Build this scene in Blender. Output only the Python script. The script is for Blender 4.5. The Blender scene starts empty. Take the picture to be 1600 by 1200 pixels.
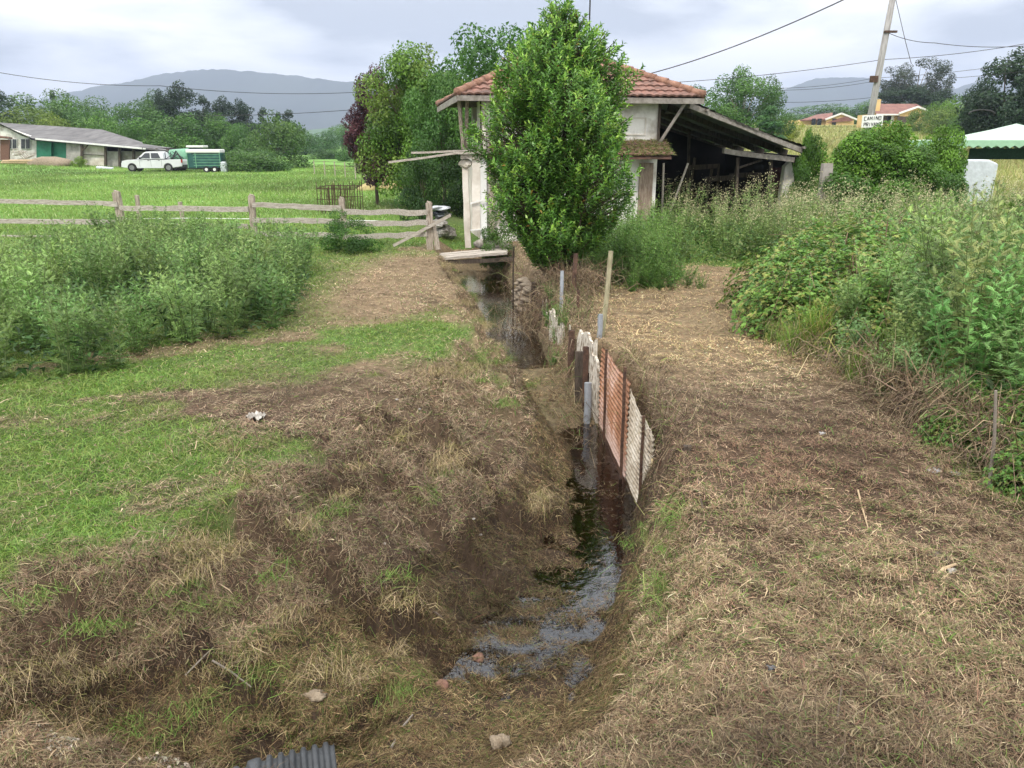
import bpy, math, random
import numpy as np
from mathutils import Vector, Matrix
R = math.radians
rng = np.random.default_rng(7); random.seed(7)
S = bpy.context.scene
COL = S.collection
# ------------------------------------------------------------------ camera, sky, sun, exposure
FPX = 1209.0; PITCH = R(17.2); CH = 2.4
cd = bpy.data.cameras.new('camera'); cam = bpy.data.objects.new('camera', cd); COL.objects.link(cam)
cam.location = (0, 0, CH); cam.rotation_euler = (R(90) - PITCH, 0, 0)
cd.sensor_width = 36; cd.lens = 36 * FPX / 1600; cd.clip_start = .05; cd.clip_end = 20000
S.camera = cam
S.view_settings.view_transform = 'Standard'; S.view_settings.look = 'None'
S.view_settings.exposure = 0.85; S.view_settings.gamma = 1
SUN_EL, SUN_AZ = R(52), R(200)
w = bpy.data.worlds.new('World'); S.world = w; w.use_nodes = True
nt = w.node_tree; N = nt.nodes; L = nt.links
bg = N['Background']; bg.inputs[1].default_value = 0.1
sky = N.new('ShaderNodeTexSky'); sky.sky_type = 'NISHITA'; sky.sun_disc = False
sky.sun_elevation = SUN_EL; sky.sun_rotation = SUN_AZ
tc = N.new('ShaderNodeTexCoord'); sp = N.new('ShaderNodeSeparateXYZ'); L.new(tc.outputs['Generated'], sp.inputs[0])
def M_(op, a, b=None, c=None, tree=None):
    t = tree or nt
    n = t.nodes.new('ShaderNodeMath'); n.operation = op
    for i, q in enumerate((a, b, c)):
        if q is None: continue
        if isinstance(q, (int, float)): n.inputs[i].default_value = q
        else: t.links.new(q, n.inputs[i])
    return n.outputs[0]
zz = M_('MAXIMUM', sp.outputs[2], 0.0)
den = M_('ADD', zz, 0.16)
cx_ = M_('DIVIDE', sp.outputs[0], den); cy_ = M_('DIVIDE', sp.outputs[1], den)
cv = N.new('ShaderNodeCombineXYZ'); L.new(cx_, cv.inputs[0]); L.new(cy_, cv.inputs[1])
cn = N.new('ShaderNodeTexNoise'); cn.inputs['Scale'].default_value = .8; cn.inputs['Detail'].default_value = 6
cn.inputs['Roughness'].default_value = .5; cn.inputs['Distortion'].default_value = .25
mp = N.new('ShaderNodeMapping'); mp.inputs['Location'].default_value = (3.3, 1.4, 0); L.new(cv.outputs[0], mp.inputs[0])
L.new(mp.outputs[0], cn.inputs['Vector'])
cr = N.new('ShaderNodeValToRGB'); L.new(cn.outputs[0], cr.inputs[0])
e = cr.color_ramp.elements
e[0].position = .40; e[0].color = (.37, .41, .48, 1)
e[1].position = .60; e[1].color = (1.02, 1.02, 1.05, 1)
x_ = e.new(.46); x_.color = (.60, .64, .71, 1)
x_ = e.new(.54); x_.color = (.84, .86, .90, 1)
# overcast luminance grows towards the zenith (about three times the horizon)
gv = N.new('ShaderNodeCombineXYZ')
for i_, k_ in enumerate((21.0, 19.8, 17.5)): L.new(M_('ADD', M_('MULTIPLY', zz, k_), 6.1), gv.inputs[i_])
vm = N.new('ShaderNodeVectorMath'); vm.operation = 'MULTIPLY'; L.new(cr.outputs[0], vm.inputs[0]); L.new(gv.outputs[0], vm.inputs[1])
mx = N.new('ShaderNodeMixRGB'); mx.inputs[0].default_value = .96; L.new(sky.outputs[0], mx.inputs[1]); L.new(vm.outputs[0], mx.inputs[2])
L.new(mx.outputs[0], bg.inputs[0])
sd = bpy.data.lights.new('sun', 'SUN'); sd.energy = 1.5; sd.angle = R(11); sd.color = (1, .93, .82)
so = bpy.data.objects.new('sun', sd); COL.objects.link(so)
sdir = Vector((math.sin(SUN_AZ) * math.cos(SUN_EL), math.cos(SUN_AZ) * math.cos(SUN_EL), math.sin(SUN_EL)))
so.rotation_euler = sdir.to_track_quat('Z', 'Y').to_euler()
try:
    S.cycles.max_bounces = 6; S.cycles.diffuse_bounces = 3; S.cycles.transparent_max_bounces = 12; S.cycles.volume_bounces = 0
except Exception: pass

# ------------------------------------------------------------------ picture -> place
def ray(u, v):
    dx = (u - 800) / FPX; dv = -(v - 600) / FPX
    return (dx, math.cos(PITCH) + dv * math.sin(PITCH), -math.sin(PITCH) + dv * math.cos(PITCH))
def P(u, v, z=0.0):
    d = ray(u, v); t = (z - CH) / d[2]; return Vector((d[0] * t, d[1] * t, z))
def W(u, v, Y):
    d = ray(u, v); t = Y / d[1]; return Vector((d[0] * t, Y, CH + d[2] * t))

# ------------------------------------------------------------------ noise
_perm = np.random.default_rng(3).random((256, 256))
def vnoise(x, y):
    xi = np.floor(x).astype(int); yi = np.floor(y).astype(int); fx = x - xi; fy = y - yi
    fx = fx * fx * (3 - 2 * fx); fy = fy * fy * (3 - 2 * fy)
    g = lambda a, b: _perm[a & 255, b & 255]
    return (g(xi, yi) * (1 - fx) + g(xi + 1, yi) * fx) * (1 - fy) + (g(xi, yi + 1) * (1 - fx) + g(xi + 1, yi + 1) * fx) * fy - .5
def fbm(x, y, o=4, s=1.0):
    x = np.asarray(x, float) * s; y = np.asarray(y, float) * s; r = 0; a = 1.0
    for i in range(o):
        r = r + a * vnoise(x + 17.3 * i, y - 9.1 * i); x = x * 2.03; y = y * 2.03; a *= .5
    return r
def sst(a, b, x):
    t = np.clip((x - a) / (b - a), 0, 1); return t * t * (3 - 2 * t)

# ------------------------------------------------------------------ terrain
# rows across the ditch: y, then (x, z) of left bank top, mid slope, left foot, right foot, right bank top
ROWS = [
 (1.0,  (-4.0, .15), (-3.0, .1), (-1.0, .05), (.5, .05), (1.5, .05)),
 (2.4,  (-2.6, -.12), (-2.2, -.16), (-1.3, -.22), (.3, -.18), (1.1, -.05)),
 (2.85, (-3.0, -.14), (-2.3, -.18), (-1.42, -.22), (-.75, -.52), (1.1, -.05)),
 (3.05, (-3.2, -.12), (-2.75, -.5), (-1.5, -.68), (.1, -.6), (1.15, -.04)),
 (3.35, (-3.15, -.04), (-2.85, -.62), (-1.7, -.86), (.2, -.72), (1.15, -.02)),
 (3.75, (-2.7, .02), (-2.45, -.5), (-1.4, -.84), (.3, -.84), (1.2, 0)),
 (4.1, (-2.15, .04), (-1.9, -.34), (-.7, -.80), (.40, -.92), (1.15, 0)),
 (4.7,  (-1.65, .04), (-1.15, -.32), (-.16, -.95), (.60, -.98), (1.2, .02)),
 (5.85, (-1.35, .05), (-.55, -.26), (.58, -.97), (.95, -.98), (1.33, .03)),
 (7.0,  (-1.1, .06), (-.05, -.28), (.72, -.98), (1.24, -1.0), (1.36, .05)),
 (8.3,  (-.75, .05), (.15, -.28), (.78, -.98), (1.18, -1.0), (1.30, .05)),
 (9.3,  (-.5, .04), (.0, -.26), (.42, -.82), (1.10, -.86), (1.22, .04)),
 (10.2, (-.45, .03), (-.2, -.24), (.02, -.53), (.62, -.53), (.88, .02)),
 (10.9, (-.5, .02), (-.32, -.24), (-.1, -.68), (.47, -.7), (.72, .02)),
 (13.8, (-1.0, 0), (-.75, -.24), (-.47, -.68), (.34, -.7), (.56, .02)),
 (16.0, (-1.4, 0), (-1.15, -.24), (-.85, -.68), (.10, -.7), (.34, .02)),
 (18.4, (-1.8, 0), (-1.55, -.24), (-1.25, -.68), (-.2, -.7), (.05, .02)),
 (19.4, (-1.9, 0), (-1.7, -.22), (-1.45, -.6), (-.62, -.6), (-.5, .02)),
 (21.0, (-1.95, 0), (-1.85, -.03), (-1.6, -.08), (-1.2, -.08), (-1.0, .0)),
]
_ry = np.array([r[0] for r in ROWS]); _rx = np.array([[p[0] for p in r[1:]] for r in ROWS]); _rz = np.array([[p[1] for p in r[1:]] for r in ROWS])
def base_h(x, y):
    x = np.asarray(x, float); y = np.asarray(y, float)
    X = [np.interp(y, _ry, _rx[:, k]) for k in range(5)]; Z = [np.interp(y, _ry, _rz[:, k]) for k in range(5)]
    wob = (fbm(y, y * 0 + 3.3, 3, 1.25) * .24 - .11) * sst(6.5, 9, y) * sst(19, 17, y)
    for k in range(3): X[k] = X[k] + wob
    X[0] = X[0] - .5 * wob; X[3] = np.maximum(X[3], X[2] + .12); X[4] = np.maximum(X[4], X[3] + .08)
    z = np.where(x < X[0], Z[0], Z[4])
    for k in range(4):
        t = np.clip((x - X[k]) / np.maximum(X[k + 1] - X[k], 1e-3), 0, 1)
        m = (x >= X[k]) & (x < X[k + 1])
        z = np.where(m, Z[k] + (Z[k + 1] - Z[k]) * t, z)
    ditch = sst(-.1, -.6, z)
    # fade the profile's outer levels to the flat field
    z = np.where(y < 4.2, z, z)
    # left field sinks to its own level, barn knoll, valley
    z = z + .84 * sst(33, 58, -x) * sst(45, 70, y) * (y < 1e9)
    # rising meadow on the right with the houses
    rise = sst(2, 22, x - (y - 35) * -.02) * np.clip((y - 34), 0, 170) * .0445
    z = z + rise
    z = z + .10 * sst(-6, -2, x) * sst(1.5, -1.0, x) * np.exp(-((y - 6.6) / 1.2) ** 2) * (1 - ditch)
    return z, ditch, X
STEPS = [(6.35, -1.15, .45, .20, .6), (5.25, -1.5, .35, .17, .5), (4.55, -1.9, -.1, .24, .4), (3.95, -2.6, -.7, .20, .4), (7.6, -.75, .5, .10, .7)]
def steps(x, y):
    # worn shoulders of the trampled bank: each breaks off towards the ditch mouth and levels out again
    s = 0
    for k, (y0, xa, xb, dd, fall) in enumerate(STEPS):
        yl = y0 + fbm(x + 11 * k, x * 0 + 5 * k, 3, 1.6) * .7 + .12 * (x - xa)
        q = yl - y; w = sst(xa - .35, xa + .15, x) * sst(xb + .2, xb - .2, x)
        s = s - dd * w * sst(0, .09, q) * np.exp(-np.clip(q, 0, 9) / fall) + dd * .35 * w * np.exp(-(np.clip(-q, 0, 9) / .25) ** 2) * (q <= 0) + dd * .35 * w * (q > 0) * (1 - sst(0, .06, q))
    return s
def height(x, y, fine=True):
    z, d, X = base_h(x, y)
    near = np.clip(1 - (y - 20) / 30, 0, 1)
    left = sst(X[0] - .5, X[0] + .1, x) * sst(X[3], X[2], x) * sst(13, 9, y)
    z = z + fbm(x, y, 3, .55) * .05 * (1 + .5 * left) * np.where(d > .9, .3, 1)
    if fine:
        z = z + near * (fbm(x + 31, y, 3, 2.6) * (.055 + .17 * left) - np.abs(fbm(x + 5, y + 40, 2, 3.7)) * .22 * left + .04 * left + fbm(x, y + 77, 2, 9.) * (.024 + .05 * left)) * np.where(d > .95, .55, 1)
        z = z + steps(x, y) * (z > -.9) + np.where((d > .95) & (y < 5.9), fbm(x, y * 1.3, 3, 3.4) * .11, 0)
    far = sst(60, 400, y)
    z = z + far * fbm(x, y, 3, .006) * 3 * sst(110, 300, y)
    return z
def H1(x, y): return float(height(np.array([x]), np.array([y]))[0])

# field cover: 0 = mown dry litter / soil, 1 = living grass
def green(x, y):
    _, d, X = base_h(x, y)
    n = fbm(x, y, 4, .9); n2 = fbm(x + 50, y + 9, 4, 2.3)
    dl = X[0] - x                                  # distance left of the bank top
    g = sst(-.05, 1.0, dl + n * 1.5 + n2 * .9 + .08) * (1 - .75 * sst(.12, .38, fbm(x + 21, y * 1.6 + 4, 4, .75)) * (y < 12))
    def blob(cx, cy, rx, ry, k):
        return k * np.exp(-(((x - cx) / rx) ** 2 + ((y - cy) / ry) ** 2))
    g = g - blob(-1.9, 6.8, 1.0, .9, 1.3)          # brown mown patches
    g = g - blob(-1.9, 12.9, 1.3, 2.6, 1.6) - blob(-1.5, 16.4, 1.6, 1.6, 1.3)
    g = g - blob(-4.3, 6.35, .7, .2, .7) - blob(-3.0, 8.2, .5, .35, .2)
    g = g - blob(-3.6, 3.35, 1.6, .3, .7) - blob(-1.2, 7.3, .5, 1.0, .4)
    g = g + blob(-1.5, 9.9, .9, .7, 1.1) + blob(-1.0, 8.6, .45, .4, .5) + blob(-.85, 8.8, .5, 2.8, .5) + blob(-2.6, 5.2, .5, .8, .3)
    g = g * np.where(dl < 0, .0, 1) + np.where(dl < 0, blob(-.4, 9.0, .5, 1.0, .35), 0)
    g = np.clip(g + n2 * .25 * (g > .02), 0, 1)
    # right side: dry until the weeds
    wb = np.interp(y, [2, 4.5, 5.2, 6.2, 7.7, 9.3, 11.8, 14, 15.6, 16.5, 60], [4.4, 3.5, 3.4, 3.45, 3.6, 3.2, 3.55, 4.6, 4.9, 1.5, 1.5])
    wb = np.where((y > 13.3) & (x < 2.7), 1.2, wb)
    gr = sst(-.1, .5, x - wb + n * .3)
    g = np.where(x > X[4] - .2, gr, g)
    # far meadow with some bare patches
    bare = blob(-1.8, 32, 4, 1.6, .9) + blob(-5.2, 30, 3, .8, .8) + blob(1, 27, 2.5, 3, .8)
    g = np.where((y > 20.5) & (x < 4), np.clip(1 - bare + n * .35, 0, 1), g)
    return g

# ------------------------------------------------------------------ materials
def newmat(name):
    m = bpy.data.materials.new(name); m.use_nodes = True; m.node_tree.nodes.clear()
    o = m.node_tree.nodes.new('ShaderNodeOutputMaterial'); return m, m.node_tree, o
def solid(name, c, rough=.7, var=.25, scale=8, bump=.0, bscale=30, metal=0, stretch=None, c2=None, detail=5, spec=.4, lo=.35, hi=.68):
    m, t, o = newmat(name); b = t.nodes.new('ShaderNodeBsdfPrincipled'); t.links.new(b.outputs[0], o.inputs[0])
    b.inputs['Roughness'].default_value = rough; b.inputs['Metallic'].default_value = metal; b.inputs['Specular IOR Level'].default_value = spec
    tc = t.nodes.new('ShaderNodeTexCoord'); mp = t.nodes.new('ShaderNodeMapping'); t.links.new(tc.outputs['Object'], mp.inputs[0])
    if stretch: mp.inputs['Scale'].default_value = stretch
    n = t.nodes.new('ShaderNodeTexNoise'); n.inputs['Scale'].default_value = scale; n.inputs['Detail'].default_value = detail; n.inputs['Roughness'].default_value = .65
    t.links.new(mp.outputs[0], n.inputs['Vector'])
    r = t.nodes.new('ShaderNodeValToRGB'); t.links.new(n.outputs[0], r.inputs[0])
    if c2 is None: c2 = tuple(min(1, q * (1 + var)) for q in c); c1 = tuple(q * (1 - var) for q in c)
    else: c1 = c
    r.color_ramp.elements[0].position = lo; r.color_ramp.elements[0].color = (*c1, 1)
    r.color_ramp.elements[1].position = hi; r.color_ramp.elements[1].color = (*c2, 1)
    t.links.new(r.outputs[0], b.inputs['Base Color'])
    if bump:
        n2 = t.nodes.new('ShaderNodeTexNoise'); n2.inputs['Scale'].default_value = bscale; n2.inputs['Detail'].default_value = 4; t.links.new(mp.outputs[0], n2.inputs['Vector'])
        bp = t.nodes.new('ShaderNodeBump'); bp.inputs['Strength'].default_value = bump; bp.inputs['Distance'].default_value = .03
        t.links.new(n2.outputs[0], bp.inputs['Height']); t.links.new(bp.outputs[0], b.inputs['Normal'])
    return m
def leafmat(name, rough=.5, trans=.3, spec=.35):
    m, t, o = newmat(name)
    a = t.nodes.new('ShaderNodeAttribute'); a.attribute_name = 'Col'
    oi = t.nodes.new('ShaderNodeObjectInfo')
    mu = t.nodes.new('ShaderNodeMixRGB'); mu.blend_type = 'MULTIPLY'; mu.inputs[0].default_value = 1
    t.links.new(a.outputs['Color'], mu.inputs[1]); t.links.new(oi.outputs['Color'], mu.inputs[2])
    b = t.nodes.new('ShaderNodeBsdfPrincipled'); b.inputs['Roughness'].default_value = rough; b.inputs['Specular IOR Level'].default_value = spec
    t.links.new(mu.outputs[0], b.inputs['Base Color'])
    if trans > 0:
        tr = t.nodes.new('ShaderNodeBsdfTranslucent'); t.links.new(mu.outputs[0], tr.inputs[0])
        mi = t.nodes.new('ShaderNodeMixShader'); mi.inputs[0].default_value = trans
        t.links.new(b.outputs[0], mi.inputs[1]); t.links.new(tr.outputs[0], mi.inputs[2]); t.links.new(mi.outputs[0], o.inputs[0])
    else: t.links.new(b.outputs[0], o.inputs[0])
    return m
M = {}
M['leaf'] = leafmat('leaf'); M['gloss_leaf'] = leafmat('glossy_leaf', .38, .22, .5); M['straw'] = leafmat('straw', .75, .1, .2)
M['bark'] = solid('bark', (.10, .075, .055), .9, .4, 6, .6, 20, stretch=(1, 1, .25))
M['greybark'] = solid('grey_bark', (.22, .19, .16), .9, .3, 6, .5, 20, stretch=(1, 1, .25))
M['oldwood'] = solid('weathered_wood', (.28, .24, .20), .85, .3, 5, .5, 30, c2=(.58, .53, .47), stretch=(1, 9, 9))
M['oldwoodz'] = solid('weathered_upright_wood', (.20, .165, .13), .85, .3, 5, .5, 30, c2=(.55, .47, .39), stretch=(9, 9, 1))
M['darkwood'] = solid('dark_wood', (.035, .026, .02), .85, .3, 4, .4, 25, c2=(.11, .085, .065), stretch=(6, 6, 1))
M['greywood'] = solid('grey_beam', (.16, .14, .12), .8, .3, 4, .4, 25, c2=(.33, .30, .27), stretch=(2, 2, 2))
M['rust'] = solid('rust', (.035, .020, .015), .8, .4, 14, .4, 60, c2=(.12, .065, .042))
M['whitewash'] = solid('whitewash', (.42, .38, .33), .9, .2, 1.3, .35, 12, c2=(.80, .78, .74), lo=.36, hi=.56)
M['oldpaint'] = solid('peeling_paint', (.22, .17, .12), .9, .3, 7, .5, 25, c2=(.66, .61, .53), stretch=(5, 5, 1.5), lo=.4, hi=.55)
M['plaster'] = solid('old_plaster', (.50, .44, .37), .9, .2, 1.6, .3, 14, c2=(.74, .70, .64))
M['tile'] = solid('clay_tile', (.085, .055, .045), .9, .3, 3.2, .5, 30, c2=(.29, .15, .115), detail=9)
M['ridge_tile'] = solid('ridge_tile', (.16, .085, .06), .9, .3, 5, .5, 30, c2=(.36, .2, .14), detail=8)
M['asbestos'] = solid('fibre_cement', (.075, .073, .075), .9, .3, 1.2, .2, 10, c2=(.17, .165, .165), detail=8, stretch=(1, .3, 1))
M['concrete'] = solid('concrete', (.25, .24, .22), .9, .25, 1.5, .3, 14, c2=(.46, .44, .41))
M['breeze'] = solid('breeze_block', (.22, .2, .18), .95, .2, 2, .3, 14, c2=(.36, .33, .30))
M['green_paint'] = solid('green_paint', (.015, .13, .075), .6, .2, 2, c2=(.03, .20, .12))
M['white_paint'] = solid('white_paint', (.72, .72, .70), .5, .08, 3)
M['car_white'] = solid('car_white', (.62, .63, .65), .3, .05, 2, spec=.6)
M['glass'] = solid('dark_glass', (.03, .035, .04), .12, .2, 2, spec=.8)
M['tyre'] = solid('tyre', (.02, .02, .02), .8, .2, 5)
M['wheelmetal'] = solid('wheel_metal', (.25, .25, .26), .4, .2, 5, metal=.6)
M['dark'] = solid('painted_interior_shade', (.012, .011, .010), 1, .3, 3)  # near-black base colour puts the shade of unlit interiors into the surface
M['black'] = solid('black_rubber', (.015, .015, .016), .6, .2, 5)
M['redlamp'] = solid('red_lens', (.35, .02, .015), .3, .1, 5)
M['teal'] = solid('teal_paint', (.012, .060, .060), .5, .2, 2, c2=(.028, .11, .10))
M['tankgreen'] = solid('tank_green', (.13, .30, .19), .5, .2, 2)
M['pipe'] = solid('corrugated_pipe', (.018, .020, .023), .6, .3, 6, c2=(.055, .06, .066))
M['greypipe'] = solid('grey_plastic', (.25, .27, .30), .5, .2, 10)
M['cable'] = solid('cable', (.02, .02, .022), .6, .1, 5)
M['pole'] = solid('pole_wood', (.20, .19, .18), .85, .2, 4, .3, 20, c2=(.36, .35, .34), stretch=(4, 4, .5))
M['yellow'] = solid('yellow_render', (.58, .40, .17), .85, .1, .7, c2=(.66, .48, .23))
M['roofred'] = solid('red_roof', (.15, .07, .058), .85, .2, 1.2, c2=(.24, .12, .095))
M['canopy'] = solid('canopy_cloth', (.34, .46, .38), .8, .08, 2, c2=(.42, .52, .44))
M['tarp'] = solid('white_tarp', (.50, .53, .57), .6, .15, 4, .5, 8)
M['mesh_green'] = solid('dark_green_mesh', (.012, .035, .028), .8, .3, 20)
M['sack'] = solid('sack', (.17, .13, .09), .95, .3, 12, .6, 50, c2=(.32, .26, .19))
M['stone'] = solid('stone', (.16, .14, .12), .9, .3, 9, .6, 30, c2=(.36, .33, .29))
M['brick'] = solid('brick', (.10, .05, .035), .9, .3, 14, .6, 30, c2=(.24, .13, .095))
M['stakewood'] = solid('stake_wood', (.22, .20, .12), .85, .2, 6, .3, 25, c2=(.42, .38, .25), stretch=(6, 6, 1))
M['cutwood'] = solid('cut_wood', (.42, .31, .19), .85, .2, 9)
M['rag'] = solid('rag', (.16, .14, .12), .9, .3, 14, .4, 30, c2=(.50, .48, .44))
M['redplastic'] = solid('red_plastic', (.6, .03, .04), .4, .1, 9)
M['ink'] = solid('black_ink', (.03, .03, .035), .8, .1, 9)
M['yellowflower'] = solid('yellow_flower', (.75, .60, .03), .8, .1, 9)

# ------------------------------------------------------------------ object helpers
def tag(o, label=None, cat=None, group=None, kind=None):
    if label: o['label'] = label
    if cat: o['category'] = cat
    if group: o['group'] = group
    if kind: o['kind'] = kind
    return o
def empty(name, loc, rz=0, label=None, cat=None, group=None):
    o = bpy.data.objects.new(name, None); COL.objects.link(o); o.location = loc; o.rotation_euler = (0, 0, rz); o.empty_display_size = .1
    return tag(o, label, cat, group)
def npmesh(name, V, quads=None, tris=None, col=None, mat=None, parent=None, loc=(0, 0, 0), smooth=False):
    me = bpy.data.meshes.new(name); V = np.ascontiguousarray(V, np.float32).reshape(-1, 3)
    me.vertices.add(len(V)); me.vertices.foreach_set('co', V.ravel())
    q = np.zeros((0, 4), np.int32) if quads is None else np.asarray(quads, np.int32).reshape(-1, 4)
    t = np.zeros((0, 3), np.int32) if tris is None else np.asarray(tris, np.int32).reshape(-1, 3)
    me.loops.add(q.size + t.size); me.loops.foreach_set('vertex_index', np.concatenate([q.ravel(), t.ravel()]))
    me.polygons.add(len(q) + len(t))
    st = np.concatenate([np.arange(len(q)) * 4, q.size + np.arange(len(t)) * 3]).astype(np.int32)
    me.polygons.foreach_set('loop_start', st)
    if smooth: me.polygons.foreach_set('use_smooth', np.ones(len(q) + len(t), bool))
    me.update(calc_edges=True)
    if col is not None:
        a = me.attributes.new('Col', 'FLOAT_COLOR', 'POINT'); c = np.ones((len(V), 4), np.float32); c[:, :3] = col; a.data.foreach_set('color', c.ravel())
    if mat: me.materials.append(mat)
    o = bpy.data.objects.new(name, me); COL.objects.link(o); o.location = loc
    if parent: o.parent = parent
    return o
class MB:
    def __init__(s): s.v = []; s.f = []
    def add(s, vs, fs):
        k = len(s.v); s.v += [tuple(q) for q in vs]; s.f += [tuple(i + k for i in f) for f in fs]; return s
    def box(s, c, size, rot=None):
        c = Vector(c); h = Vector(size) / 2; vs = []
        for x in (-1, 1):
            for y in (-1, 1):
                for z in (-1, 1):
                    p = Vector((x * h.x, y * h.y, z * h.z))
                    if rot: p = rot @ p
                    vs.append(c + p)
        return s.add(vs, [(0, 1, 3, 2), (4, 6, 7, 5), (0, 4, 5, 1), (2, 3, 7, 6), (0, 2, 6, 4), (1, 5, 7, 3)])
    def bar(s, a, b, w, h, up=(0, 0, 1), jag=0, seg=1):
        a = Vector(a); b = Vector(b); d = (b - a).normalized(); up = Vector(up)
        if abs(d.dot(up)) > .98: up = Vector((0, 1, 0))
        sx = d.cross(up).normalized(); uz = sx.cross(d).normalized(); vs = []; fs = []
        for i in range(seg + 1):
            t = i / seg; c = a.lerp(b, t) + Vector([random.uniform(-jag, jag) * (0 < i < seg or .5) for _ in range(3)])
            ww = w * (1 + random.uniform(-jag, jag) * 6 * (jag > 0)) if jag else w; hh = h * (1 + random.uniform(-1, 1) * min(.2, jag * 8))
            for (p, q) in ((-1, -1), (1, -1), (1, 1), (-1, 1)): vs.append(c + sx * p * ww / 2 + uz * q * hh / 2)
        for i in range(seg):
            for j in range(4): fs.append((i * 4 + j, i * 4 + (j + 1) % 4, i * 4 + 4 + (j + 1) % 4, i * 4 + 4 + j))
        fs += [(3, 2, 1, 0), tuple(seg * 4 + j for j in range(4))]
        return s.add(vs, fs)
    def tube(s, pts, rad, n=8, cap=True):
        pts = [Vector(p) for p in pts]; rad = rad if hasattr(rad, '__len__') else [rad] * len(pts); vs = []; fs = []
        for i, p in enumerate(pts):
            d = (pts[min(i + 1, len(pts) - 1)] - pts[max(i - 1, 0)]).normalized()
            up = Vector((0, 0, 1)) if abs(d.z) < .9 else Vector((1, 0, 0))
            sx = d.cross(up).normalized(); sy = sx.cross(d)
            for j in range(n):
                a = 2 * math.pi * j / n; vs.append(p + (sx * math.cos(a) + sy * math.sin(a)) * rad[i])
        for i in range(len(pts) - 1):
            for j in range(n): fs.append((i * n + j, i * n + (j + 1) % n, (i + 1) * n + (j + 1) % n, (i + 1) * n + j))
        if cap: fs += [tuple(reversed(range(n))), tuple((len(pts) - 1) * n + j for j in range(n))]
        return s.add(vs, fs)
    def slab(s, pts, off):
        pts = [Vector(p) for p in pts]; off = Vector(off); n = len(pts)
        return s.add(pts + [p + off for p in pts], [tuple(range(n)), tuple(reversed(range(n, 2 * n)))] + [(i, (i + n), (i + 1) % n + n, (i + 1) % n) for i in range(n)])
    def blob(s, c, r, n=10, m=7, jit=.12, rot=None):
        vs = []; fs = []; c = Vector(c); r = Vector(r) if hasattr(r, '__len__') else Vector((r, r, r))
        ph = [random.uniform(0, 6) for _ in range(4)]
        for i in range(m + 1):
            th = math.pi * i / m
            for j in range(n):
                a = 2 * math.pi * j / n
                k = 1 + jit * (math.sin(3 * a + ph[0] + 2 * th) + .6 * math.sin(2 * a - ph[1]) * math.sin(3 * th + ph[2])) * math.sin(th)
                p = Vector((math.sin(th) * math.cos(a) * r.x, math.sin(th) * math.sin(a) * r.y, math.cos(th) * r.z)) * k
                if rot: p = rot @ p
                vs.append(c + p)
        for i in range(m):
            for j in range(n): fs.append((i * n + j, (i + 1) * n + j, (i + 1) * n + (j + 1) % n, i * n + (j + 1) % n))
        return s.add(vs, fs)
    def build(s, name, mat, parent=None, smooth=False, bevel=0):
        me = bpy.data.meshes.new(name)
        off = Vector((0, 0, 0)); o = bpy.data.objects.new(name, me)
        if parent is None:
            a = np.array(s.v); off = Vector((a[:, 0].mean(), a[:, 1].mean(), a[:, 2].min()))
            o.location = off
        me.from_pydata([tuple(Vector(q) - off) for q in s.v], [], s.f); me.materials.append(mat)
        me.polygons.foreach_set('use_smooth', [smooth] * len(me.polygons)); me.update(); COL.objects.link(o)
        if parent: o.parent = parent; o.matrix_parent_inverse = parent.matrix_basis.inverted() if parent.location.length or parent.rotation_euler.z else Matrix()
        if bevel:
            b = o.modifiers.new('bevel', 'BEVEL'); b.width = bevel; b.segments = 2; b.limit_method = 'ANGLE'
        return o
def copy_tree(o, parent=None):
    c = o.copy(); COL.objects.link(c); c.parent = parent
    for ch in o.children: copy_tree(ch, c)
    return c
def unit(a): return a / np.maximum(np.linalg.norm(a, axis=-1, keepdims=True), 1e-9)
def ribbons(P0, P1, P2, Sv, taper=.8):
    n = len(P0); V = np.stack([P0 - Sv, P0 + Sv, P1 - Sv * taper, P1 + Sv * taper, P2], 1)
    k = np.arange(n)[:, None] * 5
    return V.reshape(-1, 3), k + np.array([[0, 1, 3, 2]]), k + np.array([[2, 3, 4]])
def leaves(C, D, Nn, Ln, Wd, fold=.15):
    """diamond leaves folded along the midrib"""
    D = unit(D); Sv = unit(np.cross(D, Nn)); Nn = unit(np.cross(Sv, D)); Ln = Ln[:, None]; Wd = Wd[:, None]
    V = np.stack([C, C + D * Ln * .45 + Sv * Wd + Nn * Wd * fold * 2, C + D * Ln - Nn * Ln * .12, C + D * Ln * .45 - Sv * Wd + Nn * Wd * fold * 2], 1)
    k = np.arange(len(C))[:, None] * 4
    return V.reshape(-1, 3), k + np.array([[0, 1, 2, 3]])
def rdir(n, r=rng): return unit(r.normal(size=(n, 3)))
def pick(cols, n, var=.2, r=rng, p=None):
    c = np.array(cols)[r.choice(len(cols), n, p=p)]
    return c * (1 + r.uniform(-var, var, (n, 1))) * (1 + r.uniform(-.06, .06, (n, 3)))

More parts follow.
